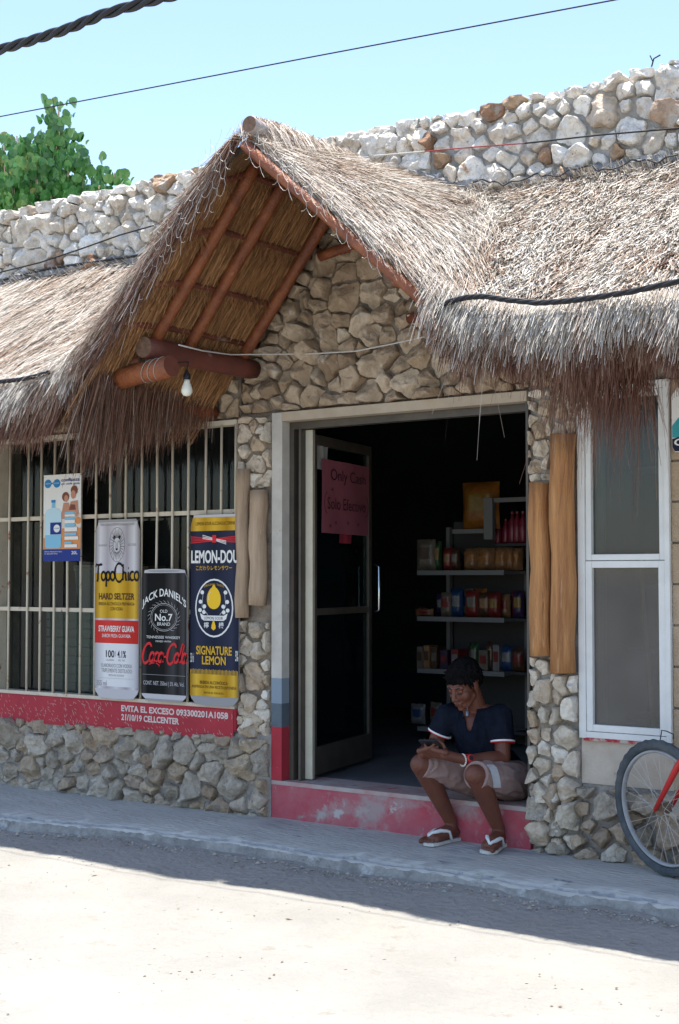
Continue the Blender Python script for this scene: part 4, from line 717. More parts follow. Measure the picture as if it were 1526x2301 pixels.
def slope_frames(x, y, jit):
    hx_, hy_ = grad(x,y); n = len(x); D = np.stack([-hx_,-hy_,-(hx_**2+hy_**2)],1); D /= np.linalg.norm(D,axis=1,keepdims=True); N_ = np.stack([-hx_,-hy_,np.ones(n)],1); N_ /= np.linalg.norm(N_,axis=1,keepdims=True)
    S = np.cross(D,N_); D = D+S*RNG.normal(0,jit,n)[:,None]+N_*RNG.normal(0,.05,n)[:,None]; return D, N_
bl = Blades()
def cover(n, x0, x1, y0, y1, L0, L1, w0, w1, lf0, lf1, a0, a1, jit=.16, keep=None, sink=.03):
    x = U(x0,x1,n); y = U(y0,y1,n)
    if keep is not None: k = keep(x,y); x, y = x[k], y[k]; n = len(x)
    D, N_ = slope_frames(x,y,jit); P = np.stack([x,y,Hf(x,y)],1)+N_*U(-sink*1.6,-sink*.2,n)[:,None]; age = U(a0,a1,n)-.22*(RNG.random(n) < .22)
    cl = np.array([noise.noise(Vector((a*4.2,b*4.2,1)))+.6*noise.noise(Vector((a*13,b*13,5))) for a,b in zip(x,y)]); age = age+.30*cl; kp = RNG.random(n) > np.clip(-cl*1.1-.15,0,.75); P,D,N_,age,n = P[kp],D[kp],N_[kp],age[kp],int(kp.sum())
    Ls = np.minimum(U(L0,L1,n), np.maximum(P[:,1]-(YE-.07),.02)/np.maximum(-D[:,1],.01)); bl.add(P,D,N_,Ls,U(w0,w1,n),U(lf0,lf1,n),U(0,.06,n),age)
gab = lambda x,y: gabH(x,y) > mainH(x,y)+.02
cover(50000,1.15,2.95,YE,-.02,.04,.14,.003,.0066,.002,.036,.46,1.1,.28,lambda x,y: ~gab(x,y))      # right roof: short stubbly tips
cover(16000,.6,2.2,YE,-.03,.14,.34,.002,.0045,.008,.035,.48,.95,.10,gab)
cover(11000,.6,2.1,YE,-.03,.08,.22,.002,.0042,.012,.045,.55,1.0,.18,gab)
cover(36000,-2.95,.3,YE,-.02,.12,.32,.0022,.005,.006,.05,.40,1.0,.15,lambda x,y: ~gab(x,y))        # left roof: combed straws
cover(7000,-1.2,.55,YE,-.03,.16,.34,.004,.0075,.01,.045,.44,.9,.10,gab)
cover(5000,XL,-2.95,YE,-.02,.2,.34,.008,.013,.012,.05,.5,.95,.12); cover(5000,2.95,XR,YE,-.02,.14,.28,.008,.013,.03,.07,.6,1,.18)
n = 1500; n = 650; x = np.concatenate([U(1.3,2.95,400),U(-2.95,-.3,250)]); y = U(-.10,-.035,n)
bl.add(np.stack([x,y,Hf(x,y)-.01],1), np.stack([RNG.normal(0,.25,n),U(-1.9,-.8,n),np.ones(n)*.7],1), np.stack([0*x,0*x,1+0*x],1), U(.03,.075,n), U(.004,.008,n), U(-.01,.02,n), .1, U(.5,1.0,n))
n = 4200; y = U(-1.06,-.03,n); x = rx(y)+.015+RNG.normal(.01,.05,n); sg = np.where(RNG.random(n) < .5,-1,1)               # ridge cap, straws laid over it
bl.add(np.stack([x,y,np.maximum(Hf(x,y),3.725-.06*wf(y)-.4*abs(x-rx(y)))+U(-.02,.02,n)],1), np.stack([sg*U(.5,.9,n),RNG.normal(0,.3,n),-.62-.3*(sg < 0)+0*x],1), np.stack([0*x,0*x,1+0*x],1), U(.10,.24,n)*(1-.45*(sg < 0)), U(.003,.006,n), U(.0,.02,n), .35, U(.35,.9,n))
# hanging skirts along the main eaves
def skirt(n, x0, x1, d0, d1, zt0, zt1, L0, L1, a0, a1, out=.35, w0=.0022, w1=.0052, ends=0):
    x = U(x0,x1,n); d = U(d0,d1,n); y = YE+d; z = Hf(x,np.full(n,YE))-U(zt0,zt1,n)-.25*d*0
    cl = .5+.5*np.sin(x*11.0+1.3*np.sin(x*29)); L = U(L0,L1,n)*(.72+.42*cl); D = np.stack([RNG.normal(0,.16,n)+(0 if not ends else 0), -U(.06,.12+out*2,n), -np.ones(n)*.8],1)
    bl.add(np.stack([x,y,z],1), D, np.stack([0*x,-1+0*x,.3+0*x],1), L, U(w0,w1,n), U(-.02,.03,n), U(.15,.5,n), U(a0,a1,n)+.08*np.sin(x*17))
for (x0,x1,dn) in ((-2.95,-.53,1.0),(1.69,3.0,.95)):
    s_ = (x1-x0)*dn; i_ = lambda q: int(q*s_)
    skirt(i_(4600),x0,x1,-.02,.05,-.03,.04,.06,.14,.55,1.05,.5)
    skirt(i_(4600),x0,x1,-.02,.06,.02,.09,.07,.16,.22,.95,.3)
    skirt(i_(4200),x0,x1,.0,.08,.05,.13,.08,.17,-.05,.34,.18)
    skirt(i_(1700),x0,x1,.04,.14,.08,.15,.10,.20,.0,.28,.10,.0025,.005)
skirt(950,2.2,2.63,.22,.42,.12,.22,.15,.30,.0,.25,.05,.0022,.004); skirt(90,2.2,2.6,.25,.5,.12,.25,.25,.46,.0,.25,.02,.002,.004); skirt(120,1.8,2.2,.1,.3,.10,.2,.10,.22,.0,.3,.05,.002,.004)   # loose inner layer on the right
skirt(6,1.72,1.98,.1,.3,.1,.2,.30,.42,.3,.7,.02,.002,.0035)
for (x0,x1) in ((XL,-2.95),(3.0,XR)): skirt(5000,x0,x1,-.02,.1,-.02,.12,.08,.2,.1,.9,.3,.004,.008)
# rake edges of the porch gable: straw ends seen from the front
n = 8500; x = GL-.35+U(0,1,n)**.85*(RX-GL+.40); x = x[(x < -.02)|(RNG.random(n) < .6)]; n = len(x); zo = Hf(x,np.full(n,YE)); zi = np.array([Uf(max(q,GL),YE) for q in x]); t = U(0,1,n); z = zi+.02+(zo-zi-.02)*t; kk = (z > 2.60)|(x < -.66); x, z, t, n = x[kk], z[kk], t[kk], int(kk.sum())
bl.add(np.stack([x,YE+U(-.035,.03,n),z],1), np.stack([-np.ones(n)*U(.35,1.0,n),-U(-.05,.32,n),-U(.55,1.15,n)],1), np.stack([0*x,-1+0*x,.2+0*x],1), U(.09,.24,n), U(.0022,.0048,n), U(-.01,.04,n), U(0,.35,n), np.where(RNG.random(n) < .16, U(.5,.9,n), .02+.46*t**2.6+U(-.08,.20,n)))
n = 3600; x = U(-1.15,GL+.05,n); t = U(0,1,n); z = 2.30+(Hf(x,np.full(n,YE))-2.32)*t; kk = (z > 2.57)|(x < -.62); x, z, t, n = x[kk], z[kk], t[kk], int(kk.sum())                            # left foot of the gable, blending into the eave
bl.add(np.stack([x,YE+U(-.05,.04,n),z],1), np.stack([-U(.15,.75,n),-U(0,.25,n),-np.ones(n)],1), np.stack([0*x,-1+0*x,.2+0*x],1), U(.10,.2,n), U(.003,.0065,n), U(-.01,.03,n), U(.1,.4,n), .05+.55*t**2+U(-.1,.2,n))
n = 1500; x = U(.68,1.80,n); zo = Hf(x,np.full(n,YE)); z = zo-U(-.01,.05,n)                                       # right rake, drooping over the front board
bl.add(np.stack([x,YE+U(-.01,.05,n),z],1), np.stack([U(.6,.95,n),-U(0,.2,n),-U(.5,.85,n)],1), np.stack([0*x,-1+0*x,.5+0*x],1), U(.08,.2,n), U(.0025,.0055,n), U(0,.02,n), U(.0,.22,n), U(.35,.95,n))
n = 1100; x = U(1.66,2.05,n); y = YE+U(-.02,.30,n)*np.where(x < 1.75,1,.25); z = Hf(x,np.full(n,YE))-U(-.03,.12,n)    # rounded left end of the right skirt
bl.add(np.stack([x,y,z],1), np.stack([-U(-.1,.30,n),-U(.05,.5,n),-np.ones(n)],1), np.stack([0*x-.3,-1+0*x,.3+0*x],1), U(.08,.19,n), U(.003,.007,n), U(0,.03,n), U(.1,.5,n), U(.0,1.05,n))
# inner fringe under the left foot of the porch
n = 5200; y = U(-1.13,-.06,n); x = GL-.02+U(-.09,.10,n)-.10*(y+.95); k = (y+1.12)/1.12; L = (.42-.24*k)*U(.5,1.1,n)*(.8+.35*np.sin(y*23)**2)
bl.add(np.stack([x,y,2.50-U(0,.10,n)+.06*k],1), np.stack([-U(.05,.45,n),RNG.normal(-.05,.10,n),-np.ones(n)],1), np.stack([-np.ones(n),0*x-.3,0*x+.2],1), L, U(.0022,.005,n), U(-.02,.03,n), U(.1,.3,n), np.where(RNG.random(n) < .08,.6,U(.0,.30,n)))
bl.build('thatch_straw', MT['thatch'], AW)
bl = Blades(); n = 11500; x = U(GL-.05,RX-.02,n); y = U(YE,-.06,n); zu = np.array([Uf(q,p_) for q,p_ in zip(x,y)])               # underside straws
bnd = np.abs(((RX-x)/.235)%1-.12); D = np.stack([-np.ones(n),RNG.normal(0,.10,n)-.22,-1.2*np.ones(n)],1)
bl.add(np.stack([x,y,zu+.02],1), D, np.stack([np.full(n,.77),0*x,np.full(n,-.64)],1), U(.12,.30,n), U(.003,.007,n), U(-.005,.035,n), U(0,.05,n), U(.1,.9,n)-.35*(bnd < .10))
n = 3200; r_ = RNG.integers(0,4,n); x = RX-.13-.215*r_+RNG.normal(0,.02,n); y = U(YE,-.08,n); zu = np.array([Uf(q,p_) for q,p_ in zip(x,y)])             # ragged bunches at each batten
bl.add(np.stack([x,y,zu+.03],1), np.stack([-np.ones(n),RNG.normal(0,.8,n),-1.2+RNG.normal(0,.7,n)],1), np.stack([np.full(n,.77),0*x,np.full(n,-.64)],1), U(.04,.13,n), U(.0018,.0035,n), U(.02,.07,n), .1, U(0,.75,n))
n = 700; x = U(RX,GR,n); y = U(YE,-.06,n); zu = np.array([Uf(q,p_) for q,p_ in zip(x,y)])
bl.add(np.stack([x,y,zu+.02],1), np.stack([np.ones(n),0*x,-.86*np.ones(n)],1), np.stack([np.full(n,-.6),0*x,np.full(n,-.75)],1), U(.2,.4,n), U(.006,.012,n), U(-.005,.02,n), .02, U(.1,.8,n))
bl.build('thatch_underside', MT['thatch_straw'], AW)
mb = MB(); n_ = 9
for (xa,xb) in ((-2.95,.30),(.85,3.05)):
    fx = np.arange(xa,xb,.022); b0 = len(mb.v)
    for x in fx:
        for j in range(n_):
            a = math.pi*(.05+.95*j/(n_-1)); r = .030*(1+.5*noise.noise(Vector((x*9,j*.6,2)))+.6*noise.noise(Vector((x*30,j*1.3,7)))); mb.v.append((x+.01*noise.noise(Vector((x*40,j,1))), -.02-r*1.5*math.sin(a), float(Hf(x,-.05))+.002+r*math.cos(a)*1.1))
    for i in range(len(fx)-1):
        for j in range(n_-1): mb.f.append((b0+i*n_+j,b0+i*n_+j+1,b0+(i+1)*n_+j+1,b0+(i+1)*n_+j)); mb.m.append(0)
mb.build('mortar_flashing', M('flashing',(.34,.34,.335),(.11,.11,.115),16,.95,1.0,60,dist=.014), SHOP)
# ------------------------------------------------------------------ porch timbers
def log(name, pts, r, mat, par=SHOP, endmat='wood_end', n=14):
    mb = MB(); P = [A(*p) for p in pts]
    if len(P) == 2: P = [P[0]+(P[1]-P[0])*t+A(random.uniform(-1,1),random.uniform(-1,1),random.uniform(-1,1))*r*.05*(0 < t < 1) for t in np.linspace(0,1,8)]
    mb.tube(P, r, n, 0, True, [r*(1+.03*math.sin(i*1.9+P[0][0]*9)) for i in range(len(P))]); mb.m[-1] = mb.m[-2] = 1
    o = mb.build(name, [MT[mat], MT[endmat]], par); o.data.polygons.foreach_set('use_smooth', [len(p.vertices) == 4 for p in o.data.polygons]); return o
random.seed(9)
log('ridge_log', [(.695,-1.165,3.605),(RX,-.03,3.60)], .040, 'wood_grey'); log('ridge_log', [(.655,-1.10,3.525),(RX,-.03,3.52)], .044, 'wood_red', endmat='wood_red')
def sl(x, y=-.5): return Uf(x,y)-.055
for y, yo in ((-.865,0),(-.60,0),(-.13,0)):
    log('rafter', [(RX-.035,y,sl(RX-.035)+.0),(-.265,y,sl(-.265))], .034, 'wood_red')
for y in (-1.145,-.50,-.13): log('rafter', [(RX+.10,y,sl(RX+.10,y)+.02),(1.74,y,sl(1.74,y)+.02)], .027, 'wood_red')
for xx in (RX-.13,RX-.345,RX-.56,RX-.74):
    log('batten', [(xx,YE-.03,Uf(xx,YE)-.005),(xx,-.98,Uf(xx,-.98)-.005),(xx,-.86,Uf(xx)-.005),(xx,-.45,Uf(xx)-.004),(xx,-.03,Uf(xx)-.005)], .017, 'wood_redgrey')
bz = PY(571,829,0)[2]-.03
log('beam', [(-.205,-.965,2.615),(-.215,-.03,2.605)], .059, 'wood_redgrey', endmat='wood_end'); log('beam', [(1.36,-.90,2.82),(1.36,-.03,2.82)], .05, 'wood_red')
log('eave_log', [(-.01,-.955,2.497),(-.60,-.945,2.445)], .058, 'wood_red', endmat='wood_redgrey'); log('eave_log', [(-.28,-.90,2.555),(-1.2,-.90,2.53)], .03, 'wood_red'); e_ = (-.01,-.955,2.495)
log('brace', [tuple(PY(485,825,-.10)),tuple(PY(438,885,-.02))], .032, 'wood_red'); log('brace', [(-.50,-.80,2.40),(-.53,-.03,2.37)], .045, 'wood_red')
q = PY(920,714,-.03); log('beam', [(q[0],-.035,q[2]-.005),(1.62,-.05,q[2]+.0)], .028, 'wood_red')
q = PY(745,560,-.06); log('beam', [(q[0]-.08,-.06,q[2]-.03),(q[0]+.35,-.06,q[2]+.03)], .03, 'wood_red')
mb = MB()
for k in range(3):
    c_ = A(e_[0]-.07-.045*k, e_[1], e_[2]-.004-.004*k); mb.tube([c_+A(.02*math.sin(t),  .060*math.cos(t),.060*math.sin(t)) for t in np.linspace(0,6.3,20)], .0026, 5, caps=False)
mb.build('lashing', M('lash',(.30,.27,.24)), SHOP, smooth=True)
mb = MB(); ps = [(402,775,-.9),(455,788,-.62),(520,797,-.3),(600,796,-.075),(700,795,-.07),(800,789,-.07),(880,773,-.07),(958,756,-.09)]; mb.tube([PY(*p) for p in ps], .0042, 6); mb.build('rope', MT['cord_white'], SHOP, smooth=True)
# chicken wire hanging over the front of the porch
mb = MB(); random.seed(4)
def netpt(side, i, q):       # i across in cells along the rake, q down in cell rows
    if side == 0: x = RX+.06-.058*i; return A(x+.006*math.sin(i*2.3+q), YE-.075-.02*math.sin(i*.9+q*.7), float(Hf(x,YE))+.04-.060*q-.012*math.sin(i*1.1))
    x = RX+.11+.058*i; return A(x+.004*math.sin(i*2.3+q), YE-.065+.05*max(0,1.2-q)*(1 if q < 1.2 else 0), float(Hf(x,YE))+.035-.060*q+.01*math.sin(i*1.7))
for side, ncol, nrow in ((0,13,6),(1,15,3)):
    for i in range(ncol):
        drop = nrow-(i%3 == 0)-(random.random() < .3)
        for j in range(drop):
            if random.random() < .10: continue
            o = .5*(j%2); a_ = netpt(side,i+o,j); b_ = netpt(side,i+o,j+.5); mb.tube([a_,b_], .0011, 4, caps=False)
            for o2 in (-.5,.5):
                if random.random() > .12: c_ = netpt(side,i+o+o2,j+1); mb.tube([b_,(b_+c_)/2-A(0,0,.006),c_], .0009, 4, caps=False)
mb.build('chicken_wire', MT['wire'], SHOP)
# ------------------------------------------------------------------ bulb, cables
bp = PY(420,872,-.80); b_r = root('light_bulb', (bp[0],-.80,2.55), 'white light bulb hanging in a black holder below the porch beam', 'light bulb')
mb = MB(); mb.lathe((bp[0],-.80,bp[2]-.045),[(.004,0),(.020,.005),(.030,.022),(.031,.036),(.025,.055),(.017,.075),(.016,.09)],20); mb.build('bulb_glass', flat('bulb_white',(.74,.73,.62),.25), b_r, smooth=True)
mb = MB(); mb.lathe((bp[0],-.80,bp[2]+.045),[(.019,0),(.021,.012),(.018,.03),(.010,.04),(.006,.052)],14); mb.build('bulb_holder', MT['cable'], b_r, smooth=True)
mb = MB(); mb.tube([(bp[0],-.80,bp[2]+.095),(bp[0]+.01,-.80,bp[2]+.14),(-.225,-.80,2.552)], .0035, 6); mb.build('lead', MT['cable'], b_r)
def cable(name, pts, r, mat, label, strands=1, twist=0, cat='cable', n=90):
    P = [A(*p) for p in pts]; mb = MB(); seg = len(P)-1
    def at(t): f = t*seg; i = min(int(f),seg-1); f -= i; return P[i]+(P[i+1]-P[i])*f
    for s in range(strands):
        L = []
        for i in range(n+1):
            t = i/n; p = at(t); d_ = nrm(at(min(1,t+.01))-at(max(0,t-.01))); u = nrm(np.cross(d_,A(0,0,1))); w = np.cross(u,d_); a = twist*t*2*math.pi+s*2*math.pi/strands
            L.append(p+(u*math.cos(a)+w*math.sin(a))*(r*1.05 if strands > 1 else 0))
        mb.tube(L, r, 7)
    o = mb.build(name, mat, smooth=True); return tag(o, label, cat)
def at_d(px, py, t): return CAM+ray(px,py)*t
pp = [(-160,158,4.6),(0,112,4.3),(75,90,4.2),(150,66,4.1),(230,33,4.0),(330,4,3.9),(420,-18,3.8),(620,-70,3.6)]
cable('power_cable', [at_d(*p) for p in pp], .0078, MT['cable'], 'thick twisted black cable crossing a corner of the sky', 3, 5)
cable('overhead_wire', [PY(-400,335,-1.24),PY(0,262,-1.24),PY(700,128,-1.24),PY(1380,0,-1.24),PY(1900,-95,-1.24)], .0033, MT['cable'], 'single thin dark wire stretched all across the sky', n=40, cat='wire')
cable('wall_cable', [PY(0,612,-.085),PY(90,590,-.09),PY(180,560,-.09),PY(270,528,-.09),PY(380,497,-.10)], .005, MT['cable'], 'thin black cable along the left stone parapet', n=40)
cable('wall_cable', [PY(1180,322,-.10),PY(1350,303,-.10),PY(1526,288,-.10),PY(1650,276,-.10)], .0045, MT['cable'], 'thin black cable along the right stone parapet', n=40)
cable('red_cord', [PY(955,340,-.10),PY(1070,330,-.10),PY(1179,322,-.10)], .0034, flat('red_cord',(.28,.04,.04)), 'short red length of cord strung along the stone parapet', n=20, cat='cord')
cable('pale_cord', [PY(840,350,-.10),PY(954,340,-.10)], .0035, MT['cord_white'], 'pale length of cord tied to the short red one', n=12, cat='cord')
def eave(pts, o): return [PY(px,py,o)+A(0,0,0) for px,py in pts]
cable('eave_cable', eave([(978,712),(988,692),(1010,678),(1050,668),(1090,666),(1140,674),(1210,681),(1270,677),(1340,668),(1420,655),(1526,632),(1620,606)],-1.19), .0065, MT['cable'], 'thick black cable bundle slung along the right thatch eave', 4, 7, n=110)
cable('eave_cable', eave([(-260,868),(-120,866),(0,858),(45,853),(84,845),(110,836)],-1.19), .0065, MT['cable'], 'thick black cable bundle along the left thatch eave', 4, 5, n=70)
cable('binding_wire', [A(x,y,float(Hf(x,y))+.04) for x,y in ((-2.6,-.05),(-1.9,-.06),(-1.2,-.07),(-.75,-.05))], .008, MT['cable'], 'black binding wire where the left thatch meets the parapet', n=40, cat='wire')
cable('binding_wire', [A(x,y,float(Hf(x,y))+.05+.01*math.sin(x*60)) for x,y in [(1.35+.04*i,-.13+.03*math.sin(i*.9)) for i in range(34)]], .004, MT['cable'], 'wavy thin binding wire across the thatch beside the stubby tips', n=120, cat='wire')
tw = MB(); a_ = PY(1463,140,0); tw.tube([a_+A(0,0,-.03),a_+A(.015,0,.015),a_+A(.045,.01,.03)], .004, 5); tw.tube([a_+A(.01,0,.0),a_+A(-.005,0,.035)], .003, 5); t_ = tw.build('iron_hook', MT['cable']); tag(t_, 'small bent iron wire sticking up from the parapet top', 'wire')
#==TREE==
TB = CAM+ray(60,420)*15.0; TB = A(TB[0],TB[1],-.1)
tr = root('sea_grape_tree', tuple(TB), 'green round leaved tree rising behind the stone parapet', 'tree'); random.seed(12)
mb = MB(); limbs = []
mb.tube([TB, TB+A(.1,0,1.2), TB+A(.05,.1,2.6), TB+A(.2,.0,3.9)], .1, 10, rs=[.14,.12,.10,.07]); forks = TB+A(.1,.05,3.2)
tips = [(145,212,15),(150,250,15),(120,290,15.1),(60,320,14.9),(20,300,15.3),(-40,330,15.2),(170,330,14.8),(215,335,14.9),(95,350,14.6),(40,380,14.6),(-20,400,15.6),(130,390,14.7),(190,400,15),(250,390,14.6),(285,362,14.5),(225,425,14.8),(160,440,15.3),(80,430,14.5),(10,440,14.8),(-60,450,15),(-120,380,15.4),(110,330,15.8),(50,280,15.6),(70,400,16)]
cents = []
for (px,py,t) in tips:
    e = CAM+ray(px-12-(px > 180)*14,py+26)*t; m_ = forks+(e-forks)*.5+A(random.uniform(-.15,.15),random.uniform(-.15,.15),-.1); mb.tube([forks+A(0,0,-.4*random.random()), m_, e], .03, 6, rs=[.045,.026,.009]); limbs.append((m_,e))
mb.build('trunk', M('bark',(.22,.17,.13),(.13,.1,.08),8,.9,.6,40), tr, smooth=True)
mb = MB(); lat = []
def leaf(c, d_, r, rn):
    d_ = nrm(d_); s = nrm(np.cross(d_, A(random.gauss(0,.75),random.gauss(-.25,.75),1))); nn = np.cross(s,d_); b0 = len(mb.v); k = 9
    mb.v.append(tuple(c+d_*r))
    for i in range(k): a = 2*math.pi*i/k; mb.v.append(tuple(c+d_*r*(1-math.cos(a)*1.0)+s*r*math.sin(a)*1.08+nn*r*.42*math.sin(a)**2))
    for i in range(k): mb.f.append((b0,b0+1+i,b0+1+(i+1)%k)); mb.m.append(0)
    lat.extend([rn]*(k+1))
for (m_,e) in limbs:
    for i in range(150):
        t = random.random()**.55*.97; p = m_+(e-m_)*t; sp = .20*(1.1-t*.72); o = A(random.gauss(0,sp),random.gauss(0,sp),random.gauss(0,sp*.9)); p = p+o
        leaf(p, o+A(0,0,.12)+(e-m_)*.25, random.uniform(.030,.058), random.random())
mb.build('crown', M('sea_grape_leaf', None, (.8,.85,.7), 3, .35, .2, 20, attr='rnd', spec=.6, ramp=[(0,(.04,.14,.035)),(.4,(.085,.25,.06)),(.75,(.145,.34,.09)),(.93,(.22,.40,.12)),(1,(.34,.30,.08))]), tr, attrs={'rnd': lat})
#==BIKE==
HB = A(2.420,-.245,.318); R_ = .315; wdir = nrm(A(.92,-.39,0)); wn = nrm(A(.39,.92,.10)); wup = nrm(np.cross(wn,wdir)); wup = wup if wup[2] > 0 else -wup
bk = root('bicycle', (2.46,-.25,0), 'red bicycle with muddy front wheel leaning by the tall window', 'bicycle')
def wheel(c, wd_, wu, wn_, name):
    mb = MB(); n = 72; ty = mb
    pts = lambda r: [c+wd_*r*math.cos(2*math.pi*i/n)+wu*r*math.sin(2*math.pi*i/n) for i in range(n)]
    def torus(mb, r, a, b, m=10, knob=0):
        b0 = len(mb.v)
        for i in range(n):
            rd = wd_*math.cos(2*math.pi*i/n)+wu*math.sin(2*math.pi*i/n)
            for j in range(m):
                q = 2*math.pi*j/m; k = (knob*(1 if i%2 else 0) if math.cos(q) > .4 else 0); mb.v.append(tuple(c+rd*(r+(a+k)*math.cos(q))+wn_*b*math.sin(q)))
        for i in range(n):
            for j in range(m): mb.f.append((b0+i*m+j,b0+i*m+(j+1)%m,b0+((i+1)%n)*m+(j+1)%m,b0+((i+1)%n)*m+j)); mb.m.append(0)
    torus(mb, R_-.022, .022, .021, 12, .005); t = mb.build(name, M('tyre',(.055,.065,.075),(.13,.14,.145),9,.85,.4,60,lo=.4,hi=.8), bk)
    mb = MB(); torus(mb, R_-.052, .008, .015, 8); mb.build('rim', M('rim_grey',(.36,.37,.38),(.25,.25,.25),10,.45,spec=.5), t, smooth=True)
    mb = MB(); mb.tube([c-wn_*.05,c-wn_*.03,c-wn_*.03,c+wn_*.03,c+wn_*.03,c+wn_*.05], .012, 12, rs=[.006,.006,.02,.02,.006,.006]); mb.tube([c-wn_*.028,c-wn_*.022],.03,14); mb.tube([c+wn_*.022,c+wn_*.028],.03,14); mb.build('hub', M('rust',(.13,.07,.04),(.22,.16,.12),20,.8), t)
    mb = MB()
    for i in range(32):
        a = 2*math.pi*i/32; b_ = a+(1.15 if (i//2)%2 else -1.15); s = .025 if i%2 else -.025
        mb.tube([c+wn_*s+(wd_*math.cos(b_)+wu*math.sin(b_))*.027, c+(wd_*math.cos(a)+wu*math.sin(a))*(R_-.055)], .0012, 4)
    mb.build('spokes', MT['wire'], t)
wheel(HB, wdir, wup, wn, 'wheel')
fd = nrm(A(1,-.06,0)); fu = nrm(A(0,.10,1)); RB = HB+fd*1.03; RB = A(RB[0],RB[1],.318); wheel(RB, fd, fu, nrm(np.cross(fu,fd)), 'wheel')
crn = HB+A(.27,-.065,.42); hd0 = crn+A(.01,0,.03); hd1 = crn+A(.06,0,.16); mb = MB()
for s in (-1,1): mb.tube([HB+wn*.052*s, HB+wn*.055*s+A(.12,-.03,.2), HB+wn*.05*s+A(.25,-.06,.39)], .015, 10, rs=[.010,.016,.018])
mb.tube([HB+wn*.055+A(.25,-.06,.39),crn+A(0,0,.02),HB-wn*.055+A(.25,-.06,.39)], .017, 10); mb.build('fork', MT['red_plastic'], bk, smooth=True)
bb = HB+fd*.60+A(0,0,-.04); st = HB+fd*.47+A(0,.02,.47); mb = MB(); mb.tube([hd0,hd1],.02,12); mb.tube([hd1+A(0,0,-.02),st],.016,10); mb.tube([hd0+A(0,0,.01),bb],.018,10); mb.tube([bb,st],.016,10)
for s in (-1,1): mb.tube([bb+A(0,.03*s,0),RB+A(0,.06*s,0)],.010,8); mb.tube([st+A(0,.02*s,-.02),RB+A(0,.06*s,0)],.009,8)
mb.build('frame', MT['red_plastic'], bk, smooth=True)
mb = MB(); mb.tube([st,st+A(-.02,.01,.14)],.012,10); mb.build('seat_post', MT['chrome'], bk); c_ = st+A(-.02,.01,.15); mb = MB(); mb.ell(c_+A(.05,0,.02),(.12,.07,.03)); mb.ell(c_+A(-.09,0,.02),(.10,.028,.025)); mb.build('saddle', MT['cable'], bk, smooth=True)
hb = hd1+A(.02,0,.10); mb = MB(); mb.tube([hd1,hb],.013,10); mb.tube([hb-wn*.26+A(.16,0,.03),hb-wn*.08,hb+wn*.08,hb+wn*.20+A(.16,0,.03)],.012,10); mb.build('handlebar', MT['chrome'], bk, smooth=True)
mb = MB(); mb.tube([bb-A(0,.05,0),bb+A(0,.05,0)],.02,12); mb.tube([bb-A(0,.055,0),bb+A(.05,-.055,-.15)],.009,8); mb.tube([bb+A(0,.055,0),bb+A(-.05,.055,.15)],.009,8); mb.lathe(bb-A(0,.045,0),[(.09,-.002),(.09,.002)],24,0,np.array([[1,0,0],[0,0,1],[0,1,0]],float)); mb.build('crank', MT['wire'], bk)
mb = MB(); w_ = [PY(1480,1690,-.25),PY(1484,1660,-.25),PY(1487,1641,-.25),PY(1498,1643,-.26),PY(1513,1650,-.27),PY(1513,1662,-.27)]; mb.tube([A(*p) for p in w_], .0028, 5); mb.build('brake_wire', MT['cable'], bk)
#==PERSON==
PB = root('person', (1.30,.1,.213), 'man in navy shirt and rolled shorts sitting on the doorstep looking at a phone', 'person')
SK = M('skin', (.15,.052,.031), (.115,.040,.025), 9, .5, .15, 120, spec=.35, dist=.002)
NAVY = M('navy_cloth', (.008,.010,.017), (.013,.016,.025), 14, .95, .5, 26, spec=0, dist=.012); BEIGE = M('beige_cloth', (.34,.235,.21), (.28,.19,.17), 10, .95, .5, 26, spec=.0, dist=.010)
# joints (metres, world)
hipR, hipL = A(1.225,.13,.315), A(1.40,.15,.315); kneeR, kneeL = A(1.085,-.235,.415), A(1.405,-.225,.385)
ankR, ankL = PZ(1000,1868,.075)*1.0, PZ(1113,1878,.075)*1.0; ankR[1] = -.045; ankR[0] = 1.145; ankL[1] = -.055; ankL[0] = 1.435
shR, shL = PY(1004,1608,-.03), PY(1126,1611,.07); elR, elL = PY(978,1672,-.05), PY(1130,1704,.03); wrR, wrL = PY(951,1688,-.22), PY(1046,1708,-.185)
nk0, hd = PY(1074,1600,.05), PY(1043,1538,-.05); chest = PY(1072,1638,.04); belly = PY(1085,1690,.08); pelv = (hipR+hipL)/2+A(.0,.03,.02)
mb = MB()
for h_, k_, a_ in ((hipR,kneeR,ankR),(hipL,kneeL,ankL)):
    mb.caps(h_,.082,k_,.056); mb.ell(k_+A(0,-.010,.004),(.047,.046,.052)); sh = k_+(a_-k_)*.33+A(0,.022,0); mb.caps(k_+A(0,.004,-.01),.050,sh,.054); mb.caps(sh,.054,a_+A(0,.004,.03),.034); mb.caps(a_+A(0,.004,.03),.034,a_+A(0,.01,-.02),.036)
def foot(a_, toe):
    d_ = nrm(toe-a_*A(1,1,0)-A(0,0,toe[2])); d_[2] = 0; d_ = nrm(d_); s = A(-d_[1],d_[0],0); heel = A(a_[0],a_[1],.045)-d_*.028
    mb.ell(heel,(.036,.036,.030)); mb.caps(a_+A(0,0,-.015),.036,heel+d_*.13+A(0,0,.004),.030); mb.caps(heel+d_*.04,.032,heel+d_*.17+A(0,0,-.012),.030)
    ball = heel+d_*.165+A(0,0,-.014)
    for o in (-.028,-.010,.010,.026): mb.caps(heel+d_*.09+s*o*.8,.024,ball+s*o,.019)
    return heel, d_, s, ball
fR = foot(ankR, A(ankR[0]-.03,ankR[1]-.24,0)); fL = foot(ankL, A(ankL[0]+.055,ankL[1]-.24,0))
